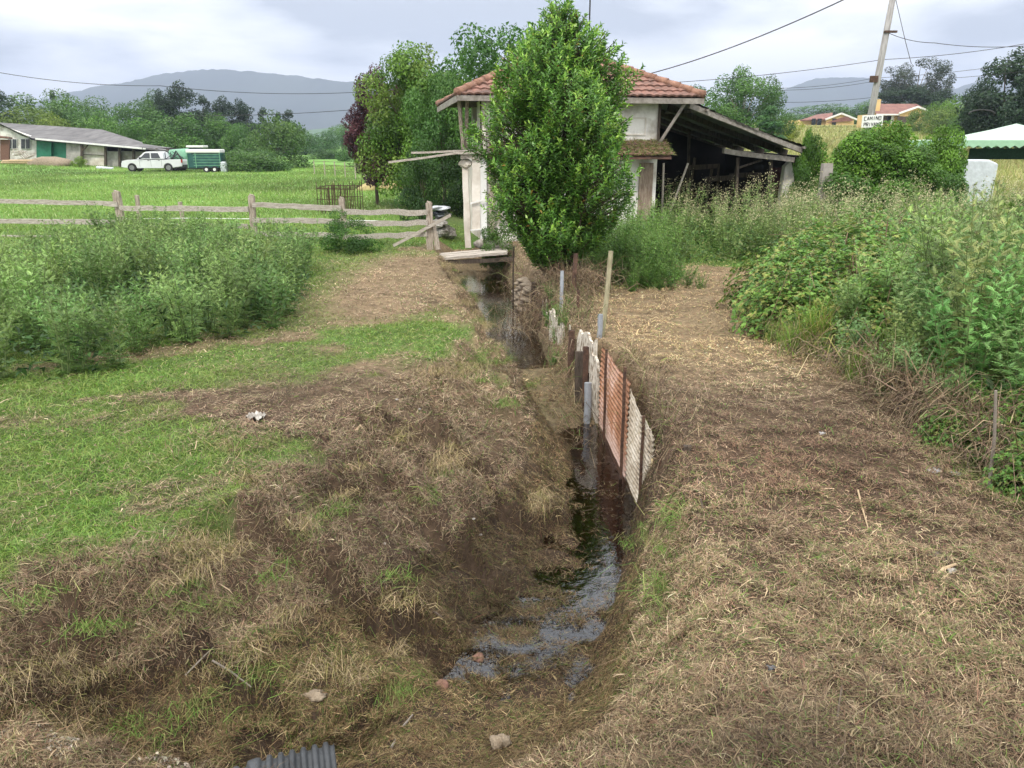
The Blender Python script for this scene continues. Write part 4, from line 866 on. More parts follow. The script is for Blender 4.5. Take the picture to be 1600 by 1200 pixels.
for (u, v, w2, lab) in ((28, 244, 13, 'heap of broken white chairs and pallets before the barn windows'),):
    t = empty('pallet_heap', wp(u, 250, 80), 0, lab, 'pallet heap')
    for k in range(9):
        a = wp(u + random.uniform(-14, 14), random.uniform(236, 250), 80 + random.uniform(-.4, .4)); c = a + Vector((random.uniform(-.9, .9), random.uniform(-.2, .2), random.uniform(-.5, .8))); b = MB(); b.bar(a, c, .08, .08)
        b.bar(a + Vector((.4, 0, .1)), c + Vector((.4, 0, .1)), .07, .07); b.bar(a, a + Vector((.4, 0, .1)), .07, .07); b.bar(c, c + Vector((.4, 0, .1)), .07, .07); b.build('broken_frame', M['oldwood'], t)
for k in range(6):
    a = wp(2 + k * 2.5, 254.5 - (k % 2) * 2.4 - (k > 3) * .6, 78); b = MB(); b.tube([a, a + Vector((2.6, .3, .0))], .14, 7); tag(b.build('log', M['cutwood']), 'pale log lying in the wood pile before the barn', 'log', 'logs piled before the barn')
b = MB(); p = wp(75, 256, 79); b.blob((p.x, p.y, H1(p.x, p.y) + .1), (2.2, 1.2, .75), 14, 8, .2); tag(b.build('brushwood_heap', M['sack'], smooth=True), 'reddish brown heap of brushwood before the green barn doors', 'brush heap')
b = MB(); b.slab([wp(150, 263, 76), wp(175, 264.5, 76), wp(178, 263.5, 76.5), wp(152, 261.5, 76.5)], (0, 0, .12)); tag(b.build('flat_sheet', M['tarp']), 'flat pale sheet lying on the grass left of the pickup', 'sheet')

# pickup, nose to the left
def gz(x, y): return H1(x, y)
pk0 = wp(190, 264, 73); pk1 = wp(283.5, 264, 73); LX = pk1.x - pk0.x; zg = gz((pk0.x + pk1.x) / 2, 73) + .02
car = empty('pickup_truck', (pk0.x + LX / 2, 73.9, zg), R(4), 'white double cab pickup truck with roll bars parked on the far grass', 'pickup')
def cbuild(b, name, mt, par=None, **k):
    o = b.build(name, M[mt], car, **k); o.matrix_parent_inverse = Matrix(); 
    if par: o.parent = par
    return o
def prof(pts, y0, y1, inset=0.0):
    b = MB(); n = len(pts); vs = []
    for y, s in ((y0, inset), (y0 + .12, 0), (y1 - .12, 0), (y1, inset)):
        cx = 0; 
        for (x, z) in pts: vs.append((x * (1 - s * .02), y, z if z < 1.1 else z - inset * .06))
    fs = [tuple(range(n))[::-1], tuple(3 * n + i for i in range(n))]
    for k in range(3):
        for i in range(n): fs.append((k * n + i, k * n + (i + 1) % n, (k + 1) * n + (i + 1) % n, (k + 1) * n + i))
    return b.add(vs, fs)
h = LX / 2
def arch(cx, r=.42, n=7): return [(cx + r * math.cos(math.pi * (1 - i / (n - 1))), .36 + r * math.sin(math.pi * (1 - i / (n - 1)))) for i in range(n)]
fw, rw = -h + .95, h - 1.25
body = prof([(-h, .42), (-h + .02, .72), (-h + .12, .95), (-h + .55, 1.04), (-h + 1.45, 1.10), (h - .05, 1.13), (h, .9), (h, .5), (rw + .42, .38)] + arch(rw)[::-1] + [(rw - .42, .33), (fw + .42, .33)] + arch(fw)[::-1] + [(fw - .42, .36)], -.92, .92, 1.0)
cb = cbuild(body, 'body', 'car_white', bevel=.02)
cab = MB(); c_ = [(-h + 1.42, 1.101), (-h + 2.12, 1.70), (-h + 2.4, 1.76), (-h + 3.45, 1.76), (-h + 3.72, 1.68), (-h + 3.85, 1.131)]
vs = [(x, -.86 + (.10 if z > 1.5 else 0), z) for x, z in c_] + [(x, .86 - (.10 if z > 1.5 else 0), z) for x, z in c_]; n = 6
cab.add(vs, [tuple(range(n))[::-1], tuple(range(n, 2 * n))] + [(i, (i + 1) % n, (i + 1) % n + n, i + n) for i in range(n)]); cbuild(cab, 'cab', 'car_white', bevel=.03)
def side(pts, name, mt, par=None, y=-.9):
    b = MB(); b.slab([(x, y + (.085 if z > 1.5 else 0) * (1 if y < 0 else -1) + (.028 if z < 1.5 else 0), z) for x, z in pts], (0, .02, 0)); return cbuild(b, name, mt, par)
side([(-h + 1.75, 1.19), (-h + 2.22, 1.62), (-h + 2.62, 1.64), (-h + 2.62, 1.19)], 'side_window', 'glass')
side([(-h + 2.74, 1.19), (-h + 2.74, 1.64), (-h + 3.35, 1.64), (-h + 3.55, 1.19)], 'side_window', 'glass')
b = MB(); b.slab([(-h + 1.50, -.72, 1.17), (-h + 1.50, .72, 1.17), (-h + 2.06, .66, 1.64), (-h + 2.06, -.66, 1.64)], (-.03, 0, .02)); cbuild(b, 'windscreen', 'glass')
for x in (-h + 1.68, -h + 2.68, -h + 3.62):
    b = MB(); b.box((x, -.925, .78), (.014, .012, .62)); cbuild(b, 'door_seam', 'glass')
for x in (-h + 2.5, -h + 3.42):
    b = MB(); b.box((x, -.935, 1.0), (.16, .03, .035)); cbuild(b, 'door_handle', 'black')
b = MB(); b.box((-h + 1.78, -1.0, 1.2), (.12, .16, .16)); cbuild(b, 'wing_mirror', 'black')
b = MB(); b.box((h - .04, -.84, .95), (.1, .2, .3)); cbuild(b, 'tail_lamp', 'redlamp')
b = MB(); b.box((-h + .12, -.75, .86), (.14, .3, .14)); cbuild(b, 'headlight', 'glass')
b = MB(); b.box((h + .02, 0, .52), (.14, 1.7, .18)); cbuild(b, 'bumper', 'black')
for y in (-.74, .74):
    b = MB(); b.tube([(-h + 3.95, y, 1.12), (-h + 3.98, y, 1.72), (-h + 4.15, y, 1.74), (h - .35, y, 1.15)], .035, 6); b.tube([(-h + 4.0, y, 1.13), (-h + 4.55, y, 1.5)], .03, 6); cbuild(b, 'roll_bar', 'black')
for x in (fw, rw):
    for y in (-.82, .82):
        b = MB(); b.tube([(x, y - .12, .37), (x, y + .12, .37)], .37, 18); wt = cbuild(b, 'wheel', 'tyre'); b = MB(); b.tube([(x, y - .135, .37), (x, y + .1, .37)], .22, 12); cbuild(b, 'rim', 'wheelmetal', wt)
# livestock trailer
tp0 = wp(292, 266, 71); tp1 = wp(343, 266, 71); TL = tp1.x - tp0.x; zt = gz(tp0.x, 71) + .02
tr_ = empty('livestock_trailer', ((tp0.x + tp1.x) / 2, 71.9, zt), R(5), 'dark green twin axle livestock trailer with white roof behind the pickup', 'trailer')
def tbuild(b, name, mt, par=None, **k):
    o = b.build(name, M[mt], tr_, **k); o.matrix_parent_inverse = Matrix()
    if par: o.parent = par
    return o
th_ = TL / 2
b = MB(); b.box((0, .2, 1.05), (TL, 1.7, 1.25)); tbuild(b, 'body', 'teal', bevel=.03)
for k in range(5):
    b = MB(); b.box((.25, -.665, .62 + k * .24), (TL - .6, .03, .05)); tbuild(b, 'side_rib', 'tankgreen')
for x in (-th_ + .05, -th_ + .75, th_ - .05): b = MB(); b.box((x, -.67, 1.05), (.06, .05, 1.27)); tbuild(b, 'corner_post', 'tankgreen')
b = MB(); b.box((-.02, .2, 1.84), (TL + .05, 1.72, .3)); tbuild(b, 'roof', 'white_paint', bevel=.06)
b = MB(); b.box((.2, -.66, 1.62), (TL - .5, .02, .09)); tbuild(b, 'vent', 'dark')
b = MB(); b.box((0, .2, .38), (TL + .1, 1.6, .09)); b.box((-th_ - .7, .2, .40), (1.4, .12, .08)); tbuild(b, 'chassis', 'black')
for x in (.15, .85):
    for y in (-.62, 1.0):
        b = MB(); b.tube([(x, y - .1, .28), (x, y + .1, .28)], .28, 14); wt = tbuild(b, 'wheel', 'tyre'); b = MB(); b.tube([(x, y - .115, .28), (x, y + .08, .28)], .13, 10); tbuild(b, 'rim', 'white_paint', wt)
b = MB(); p = wp(350, 262, 71.5); b.box((p.x, p.y, zt + .5), (.5, .5, .9)); tag(b.build('water_drum', M['tarp'], bevel=.08), 'small pale plastic container standing behind the trailer', 'container')
tk = empty('slurry_tank', (wp(280, 262, 76).x, 76, 0), 0, 'pale green rounded tank wagon half hidden between pickup and trailer', 'tank wagon')
a = wp(266, 246, 76); c = wp(298, 244, 76); b = MB(); b.tube([a, a + Vector((.15, 0, 0)), c - Vector((.15, 0, 0)), c], [.35, .72, .72, .4], 16); b.build('tank', M['tankgreen'], tk, smooth=True)
b = MB(); p = wp(285, 258, 75.6); b.tube([(p.x, 75.2, .5), (p.x, 75.6, .5)], .5, 14); b.build('wheel', M['tyre'], tk)
b = MB(); b.tube([wp(268, 250, 75.2), wp(275, 236, 75.2), wp(283, 248, 75.2)], .08, 6); b.build('hose', M['black'], tk)
cbn = empty('farm_tractor', (wp(308, 240, 80).x, 80, 0), 0, 'white tractor cab roof showing above the green trailer', 'tractor')
b = MB(); a = wp(308, 229, 80); b.box((a.x, 80, a.z), (1.7, 1.4, .2)); b.build('cab_roof', M['white_paint'], cbn, bevel=.05)
b = MB(); b.box((a.x, 80, a.z - .55), (1.5, 1.2, .9)); b.build('cab_window', M['glass'], cbn)
b = MB(); b.box((a.x, 80, (a.z - 1.01) / 2), (1.6, 1.5, a.z - 1.01)); b.build('body', M['tankgreen'], cbn)
b = MB(); b.tube([(a.x + .3, 79.0, .6), (a.x + .3, 79.24, .6)], .6, 14); b.build('wheel', M['tyre'], cbn)

# ------------------------------------------------------------------ YELLOW HOUSES ON THE HILL
def hz(u, Y): return H1(W(u, 200, Y).x, Y)
def yhouse(lab, u0, u1, Y, veave, vbase, gab, chim=None):
    Yd = 9; x0, x1 = W(u0, 200, Y).x, W(u1, 200, Y).x; zb = min(hz(u0, Y), W(u0, vbase, Y).z) - .5; ze = W(u0, veave, Y).z
    h_ = empty('yellow_house', ((x0 + x1) / 2, Y, zb), 0, lab, 'house')
    b = MB(); b.box(((x0 + x1) / 2, Y + Yd / 2, (zb + ze) / 2), (x1 - x0, Yd, ze - zb)); b.build('wall', M['yellow'], h_)
    return h_, x0, x1, zb, ze
Y = 185
h_, x0, x1, zb, ze = yhouse('small yellow bungalow with a low red roof left of the leaning pole', 1251, 1312, Y, 187, 200, 1)
rz_ = W(1280, 175.5, Y).z
b = MB(); xm = W(1292, 180, Y).x; b.add([(x0 - .5, Y - .6, ze - .1), (xm + 1, Y - .6, ze + .2), (W(1312, 177, Y).x, Y + 4, rz_ + .1), (x0 + 5, Y + 4.5, rz_ - .3), (x0 - .5, Y - .6, ze - .35), (xm + 1, Y - .6, ze - .05)], [(0, 1, 2, 3), (0, 4, 5, 1)]); b.build('roof', M['roofred'], h_)
xa, xc, xb = W(1289, 187, Y).x, W(1315, 178, Y - 1).x, W(1338, 187, Y).x; za = W(1289, 187, Y).z; zc = W(1315, 177.5, Y).z
b = MB(); b.slab([(xa, Y - .8, zb), (xb - .8, Y - .8, zb), (xb - .8, Y - .8, za), (xc, Y - .8, zc - .2), (xa, Y - .8, za)], (0, .5, 0)); b.build('gable_wall', M['yellow'], h_)
b = MB(); b.bar((xa - .3, Y - 1, za), (xc, Y - 1, zc), .3, .35); b.bar((xc, Y - 1, zc), (xb, Y - 1, za - .1), .3, .35); b.build('eave_trim', M['white_paint'], h_)
b = MB(); b.add([(xa - .2, Y - 1, za - .7), (W(1330, 186, Y).x, Y - 1.2, za - .3), (W(1322, 182, Y).x, Y - 1.1, za + .7), (xa + 3.5, Y - 1.1, za + .5)], [(0, 1, 2, 3)]); b.build('porch_roof', M['roofred'], h_)
for u in (1271, 1280, 1303): b = MB(); p = W(u, 195, Y - 1.0); b.box((p.x, Y - .9, zb + 1.7), (.9, .2, 1.6)); b.build('window', M['glass'], h_)
Y = 150
h_, x0, x1, zb, ze = yhouse('larger yellow bungalow with a brown red roof right of the leaning pole', 1370, 1452, Y, 177.5, 195, 1)
rz_ = W(1400, 160.5, Y).z
b = MB(); b.add([(x0 - .8, Y - .8, ze - .1), (W(1455, 178, Y).x, Y - .8, ze - .1), (W(1449, 161, Y).x, Y + 4, rz_), (x0 + .2, Y + 4, rz_), ], [(0, 1, 2, 3)])
b.slab([(W(1403, 178, Y).x, Y - 1.1, ze), (W(1429, 167, Y).x, Y - 1.1, W(1428, 167.5, Y).z), (W(1429, 167, Y).x, Y + 3.2, W(1428, 167.5, Y).z), (W(1403, 178, Y).x, Y, ze + .1)], (0, 0, .08))
b.add([(W(1449, 161, Y).x, Y + 4, rz_), (W(1456, 178, Y).x, Y - 1.2, ze - .1), (W(1430, 167, Y).x, Y - 1.2, rz_ - 1.0)], [(0, 2, 1)]); b.build('roof', M['roofred'], h_)
b = MB(); b.slab([(W(1403, 195, Y).x, Y - .9, zb), (W(1452, 195, Y).x, Y - .9, zb), (W(1452, 178, Y).x, Y - .9, ze), (W(1428, 167, Y).x, Y - .9, W(1428, 168.5, Y).z), (W(1403, 178, Y).x, Y - .9, ze)], (0, .5, 0)); b.build('gable_wall', M['yellow'], h_)
b = MB(); b.bar((W(1400, 178, Y).x, Y - 1.2, ze), (W(1429, 167, Y).x, Y - 1.2, W(1428, 167.5, Y).z), .3, .3); b.bar((W(1429, 167, Y).x, Y - 1.2, W(1428, 167.5, Y).z), (W(1456, 178, Y).x, Y - 1.2, ze), .3, .3); b.bar((x0 - .8, Y - .9, ze - .2), (W(1402, 178, Y).x, Y - .9, ze - .2), .2, .25); b.build('eave_trim', M['white_paint'], h_)
b = MB(); p = W(1374.5, 165, Y); b.box((p.x, Y + 1, ze + 1.2), (.8, .8, 2.6)); b.build('chimney', M['yellow'], h_)
for (u, ww, vv) in ((1384, 1.8, 187), (1391, 1.2, 187), (1411, 3.0, 188)): b = MB(); p = W(u, vv, Y); b.box((p.x, Y - .93 if u > 1403 else Y - .03, p.z), (ww, .12, 1.3)); b.build('window', M['white_paint' if u == 1391 else 'darkwood'], h_)
b = MB(); p = W(1558, 184, 120); b.box((p.x, 120, p.z), (1.9, 1.6, 1.7)); tag(b.build('water_tank', solid('tank_plastic', (.5, .52, .52), .5, .1, 3), bevel=.1), 'small pale caged water container on the far right hill edge', 'water tank')

# ------------------------------------------------------------------ UTILITY POLE, SIGN, WIRES
PY = 34.0
pb = W(1354, 216, PY); pt = W(1397, -14, PY); pb.z = H1(pb.x, PY) - .1
bx = W(1354, 216, PY); d_ = (pt - bx); pb = bx - d_ * ((bx.z - pb.z) / d_.z)
pole = empty('utility_pole', pb, 0, 'leaning grey wooden utility pole behind the green hedge', 'utility pole')
b = MB(); b.tube([pb, pb.lerp(pt, .5), pt], [.15, .135, .115], 10); b.build('shaft', M['pole'], pole, smooth=True)
def onp(v): return pb.lerp(pt, (W(1354, v, PY).z - pb.z) / (pt.z - pb.z))
b = MB(); q = onp(50); b.box(q + Vector((.12, -.1, 0)), (.5, .12, .08)); b.build('bracket', M['rust'], pole)
b = MB(); q = onp(124); b.box(q + Vector((-.2, -.1, 0)), (.3, .12, .25)); b.build('bracket', M['rust'], pole)
sg = empty('path_sign', onp(190), 0, 'white hand lettered board reading CAMINO PRIVADO on the leaning pole', 'sign')
q = onp(189.5); sw, shh = .86, .48; rr_ = Matrix.Rotation(R(-2), 3, 'Y')
b = MB(); b.box(q + Vector((.02, -.2, 0)), (sw, .03, shh), rr_); b.build('board', M['white_paint'], sg)
FONT = {'C': [(1, 1, 0, 1), (0, 1, 0, 0), (0, 0, 1, 0)], 'A': [(0, 0, .5, 1), (.5, 1, 1, 0), (.25, .4, .75, .4)], 'M': [(0, 0, 0, 1), (0, 1, .5, .4), (.5, .4, 1, 1), (1, 1, 1, 0)], 'I': [(.5, 0, .5, 1)], 'N': [(0, 0, 0, 1), (0, 1, 1, 0), (1, 0, 1, 1)], 'O': [(0, 0, 1, 0), (1, 0, 1, 1), (1, 1, 0, 1), (0, 1, 0, 0)],
 'P': [(0, 0, 0, 1), (0, 1, 1, 1), (1, 1, 1, .5), (1, .5, 0, .5)], 'R': [(0, 0, 0, 1), (0, 1, 1, 1), (1, 1, 1, .5), (1, .5, 0, .5), (.3, .5, 1, 0)], 'V': [(0, 1, .5, 0), (.5, 0, 1, 1)], 'D': [(0, 0, 0, 1), (0, 1, 1, .7), (1, .7, 1, .3), (1, .3, 0, 0)]}
b = MB()
for row, word in enumerate(('CAMINO', 'PRIVADO')):
    adv = .72 / len(word)
    for i, ch in enumerate(word):
        for (x0_, y0_, x1_, y1_) in FONT[ch]:
            ox = -.36 + adv * i + .012; oz = (.05 if row == 0 else -.19) + .012 * vn1(i * 1.7 + row * 5)
            f = lambda x, y: q + Vector((.02, -.226, 0)) + rr_ @ Vector((ox + x * adv * .68, 0, oz + y * .135 + .006 * vn1(i * 3.3 + row)))
            b.bar(f(x0_, y0_), f(x1_, y1_), .015, .02, up=(0, 1, 0))
b.build('lettering', M['ink'], sg)
def wire(pts, sag, lab, r=.014, n=14):
    b = MB(); pts = [Vector(p) for p in pts]; out = []
    for k in range(len(pts) - 1):
        for i in range(n + (k == len(pts) - 2)):
            t = i / n; out.append(pts[k].lerp(pts[k + 1], t) - Vector((0, 0, sag * 4 * t * (1 - t))))
    b.tube(out, r, 5); tag(b.build('overhead_cable', M['cable']), lab, 'cable', 'overhead cables')
wire([W(1012, 116, 22.5), W(1330, -6, 17)], .12, 'thick black cable rising from the tiled roof to the top edge', .013)
wire([W(1050, 129, 36), W(1380, 93, 36), W(1610, 67, 36)], .1, 'cable crossing behind the pole from the shed roof to the right edge', .012)
wire([onp(50), W(1460, 67, 33), W(1612, 71, 32)], .1, 'drooping cable from the bracket on the pole to the right edge', .012)
wire([W(1397, -12, PY), W(1415, 66, 33.8), W(1424, 100, 33.6)], 0, 'steep guy cable running down right from the top of the pole', .012)
wire([W(1215, 138, 60), W(1366, 122, 60), W(1612, 96, 60)], .15, 'thin far cable, upper of three passing behind the pole', .014)
wire([W(1215, 141, 60), W(1366, 127, 60), W(1612, 110, 60)], .15, 'thin far cable, middle of three passing behind the pole', .014)
wire([W(1215, 160, 60), W(1366, 152, 60)], .1, 'thin far cable, lowest of three left of the pole', .014)
wire([W(-20, 110, 60), W(250, 134, 62), W(560, 144, 64)], .3, 'long thin cable over the left meadow, upper of two', .02)
wire([W(280, 181, 60), W(545, 172, 60)], .12, 'short thin cable before the far dark trees, lower of two', .02)

# ------------------------------------------------------------------ GAZEBO AND THINGS AT THE RIGHT EDGE
GY_ = 25.6; gx = W(1590, 200, GY_ + 1.9).x
gz_ = empty('garden_gazebo', (gx, GY_ + 1.8, 0), 0, 'pale green and white garden gazebo canopy at the right edge', 'gazebo')
ez = W(1500, 219, GY_).z; apx = Vector((gx, GY_ + 2.0, W(1590, 193, GY_ + 2).z)); hw = 2.9
cs = [Vector((gx - hw, GY_, ez)), Vector((gx + hw, GY_, ez)), Vector((gx + hw, GY_ + 4.2, ez)), Vector((gx - hw, GY_ + 4.2, ez))]
b = MB()
for k in range(4):
    a, c = cs[k], cs[(k + 1) % 4]; nseg = 8
    for i in range(nseg):
        for j in range(5):
            def pt_(i_, j_):
                e_ = a.lerp(c, i_ / nseg); p = e_.lerp(apx, j_ / 5); p = p + Vector((0, 0, -.14 * math.sin(math.pi * j_ / 5) - .05 * math.sin(math.pi * i_ / nseg) * (1 - j_ / 5))); return p
            b.add([pt_(i, j), pt_(i + 1, j), pt_(i + 1, j + 1), pt_(i, j + 1)], [(0, 1, 2, 3)])
b.build('canopy', M['canopy'], gz_, smooth=True)
b = MB()
for k in range(4):
    a, c = cs[k], cs[(k + 1) % 4]; nseg = 20
    for i in range(nseg):
        p, q2 = a.lerp(c, i / nseg), a.lerp(c, (i + 1) / nseg); m2 = (p + q2) / 2
        b.add([p, q2, q2 - Vector((0, 0, .16)), m2 - Vector((0, 0, .24)), p - Vector((0, 0, .16))], [(0, 1, 2, 3, 4)])
b.build('valance', solid('valance_green', (.30, .48, .33), .8, .1, 4), gz_)
for p in cs: b = MB(); b.tube([(p.x + (.05 if p.x < gx else -.05), p.y + .05, 0), (p.x + (.05 if p.x < gx else -.05), p.y + .05, ez)], .03, 6); b.build('leg', M['white_paint'], gz_)
b = MB(); p = W(1516, 232, 26.5); q2 = W(1612, 232, 26.5); b.slab([(p.x, 26.5, W(1516, 249, 26.5).z), (q2.x, 26.5, W(1516, 249, 26.5).z), (q2.x, 26.5, p.z), (p.x, 26.5, p.z)], (0, .04, 0)); tag(b.build('windbreak_mesh', M['mesh_green']), 'dark green windbreak mesh hanging under the gazebo', 'windbreak')
b = MB(); p = W(1508, 249.5, 24.5); q2 = W(1562, 249.5, 24.5); b.slab([(p.x, 24.5, .0), (q2.x, 24.5, .0), (q2.x, 24.5, p.z - .12), (q2.x - .3, 24.5, p.z), (p.x + .1, 24.5, p.z)], (0, .6, 0)); tag(b.build('covered_table', M['tarp'], bevel=.05), 'white sheeted block standing below the gazebo behind the weeds', 'covered table')
b = MB(); n_ = 10; c = W(1534, 178, 60); b.tube([c + Vector((math.cos(math.pi * (1 - i / n_)) * .95, 0, math.sin(math.pi * i / n_) * .28)) for i in range(n_ + 1)], .05, 6); tag(b.build('black_hoop', M['cable']), 'black curved hoop at the far hedge below the dark trees', 'hoop')

# ------------------------------------------------------------------ TREES
def lobes_in(shape, n, rs, seed):
    r = np.random.default_rng(seed); out = []
    while len(out) < n:
        p = r.uniform(-1, 1, 3); z = (p[2] + 1) / 2
        rad = shape(z)
        if math.hypot(p[0], p[1]) * 1.0 > rad: continue
        out.append((p[0] * .5, p[1] * .5, z, r.uniform(*rs)))
    return out
def crown_mesh(name, Hm, Wm, z0, shape, nl, nleaf, lsz, rs, cols, seed, up=.4, droop=0., flat=.8):
    r = np.random.default_rng(seed); lob = lobes_in(shape, nl, rs, seed); C = []; D = []; Nn = []; Cc = []
    for (x, y, z, rad) in lob:
        c = np.array([x * Wm, y * Wm, z0 + z * (Hm - z0)]); k = max(20, int(nleaf / nl * (rad / np.mean(rs)) ** 2)); R0 = rad * Wm * .5
        d = rdir(k, r); d[:, 2] = d[:, 2] * flat + .12; rr_ = R0 * r.uniform(.55, 1.08, k) ** .7; p = c + d * rr_[:, None]
        out = unit(d + .35 * unit(p - np.array([0, 0, z0 + (Hm - z0) * .45])))
        C.append(p); Nn.append(unit(out * .7 + rdir(k, r) * .6 + np.array([0, 0, up]))); D.append(unit(np.cross(out, rdir(k, r)) + out * .4 + np.array([0, 0, -droop])))
        base = np.array(cols[r.integers(len(cols))]) * r.uniform(.78, 1.2); Cc.append(base * r.uniform(.75, 1.25, (k, 1)))
    C, D, Nn, Cc = map(np.concatenate, (C, D, Nn, Cc)); n = len(C); m_ = C[:, 2] > .02; C, D, Nn, Cc = C[m_], D[m_], Nn[m_], Cc[m_]; n = len(C)
    Ln = r.uniform(.6, 1.3, n) * lsz; V, q = leaves(C, D, Nn, Ln, Ln * r.uniform(.25, .4, n), .12)
    o = npmesh(name, V, q, None, np.repeat(Cc, 4, 0), M['leaf']); me = o.data; bpy.data.objects.remove(o); return me, lob
def trunk_mesh(name, Hm, Wm, z0, lob, r0, mat, seed, nb=9, lean=0, topf=.8):
    rr_ = random.Random(seed); b = MB(); zt = z0 + (Hm - z0) * topf * .6
    tr = [Vector((0, 0, -.15)), Vector((lean * .3, .02 * Hm * rr_.uniform(-1, 1), z0 * .6)), Vector((lean * .7, 0, z0 + (Hm - z0) * .2)), Vector((lean, 0, zt))]
    b.tube(tr, [r0 * 1.25, r0, r0 * .7, r0 * .25], 8)
    for (x, y, z, rad) in rr_.sample(lob, min(nb, len(lob))):
        e_ = Vector((x * Wm, y * Wm, z0 + z * (Hm - z0))); k = rr_.uniform(.25, .75); s_ = tr[1].lerp(tr[3], k * min(1, max(.2, z * 1.1))); m_ = s_.lerp(e_, .5) + Vector((0, 0, .05 * Hm))
        b.tube([s_, m_, e_], [r0 * .4, r0 * .22, r0 * .07], 5)
    me = bpy.data.meshes.new(name); me.from_pydata([tuple(v) for v in b.v], [], b.f); me.materials.append(mat); me.update(); return me
SH = {'round': lambda z: math.sin(math.pi * min(1, .12 + z * .88)) ** .55, 'mound': lambda z: max(0, 1 - z ** 2.2) ** .5, 'cone': lambda z: max(.03, (1 - z) ** .9 * (.25 + .75 * min(1, z * 8))), 'euca': lambda z: .35 + .6 * math.sin(math.pi * z), 'tall': lambda z: math.sin(math.pi * min(1, .2 + z * .8)) ** .7 * .9}
PT = {}
def proto(key, Hm, Wm, z0, shape, nl, nleaf, lsz, rs, cols, seed, r0=.2, bark='bark', nb=9, **k):
    cm, lob = crown_mesh('crown', Hm, Wm, z0, SH[shape], nl, nleaf, lsz, rs, cols, seed, **k); PT[key] = (cm, trunk_mesh('trunk', Hm, Wm, z0, lob, r0, M[bark], seed, nb), Hm, Wm)
G1 = [(.075, .16, .03), (.10, .19, .038), (.06, .13, .03)]; DK = [(.022, .048, .022), (.03, .06, .026), (.018, .04, .02)]
proto('round', 9, 8, .8, 'round', 34, 9000, .30, (.30, .48), G1, 1); proto('round2', 9, 8, .8, 'round', 26, 9000, .30, (.30, .55), G1, 2)
proto('mound', 5, 7, 0, 'mound', 40, 9000, .22, (.22, .4), G1, 3, r0=.12); proto('mound2', 5, 7, 0, 'mound', 30, 8000, .24, (.25, .42), G1, 13, r0=.12)
proto('dark', 13, 8, 1, 'tall', 90, 14000, .34, (.20, .34), DK, 4, r0=.3); proto('cone', 12, 6, .6, 'cone', 50, 8000, .30, (.14, .30), DK, 5, r0=.2, droop=.3)
proto('euca', 16, 12, 5, 'euca', 24, 6500, .34, (.18, .32), [(.05, .075, .045), (.065, .09, .05)], 6, r0=.3, bark='greybark', nb=16, droop=.5)
def tree(key, u, vtop, wpx, Y, lab, tint=(1, 1, 1), zb=None, name='tree', grp=None, rz=None, sink=0):
    p = W(u, vtop, Y); cm, tm, Hm, Wm = PT[key]; zb = H1(p.x, Y) if zb is None else zb; zb -= sink
    hgt = max(1, p.z - zb); dep = Y * math.cos(PITCH) + (CH - p.z) * math.sin(PITCH); wid = wpx / FPX * dep
    t = empty(name, (p.x, Y, zb), random.uniform(0, 6.28) if rz is None else rz, lab, 'bush' if 'bush' in name or 'shrub' in name else 'tree', grp); t.scale = (wid / Wm, wid / Wm, hgt / Hm)
    for nm, me in (('crown', cm), ('trunk', tm)):
        o = bpy.data.objects.new(nm, me); COL.objects.link(o); o.parent = t
        if nm == 'crown': o.color = (*tint, 1)
    return t
gl = 'trees beyond the left meadow'
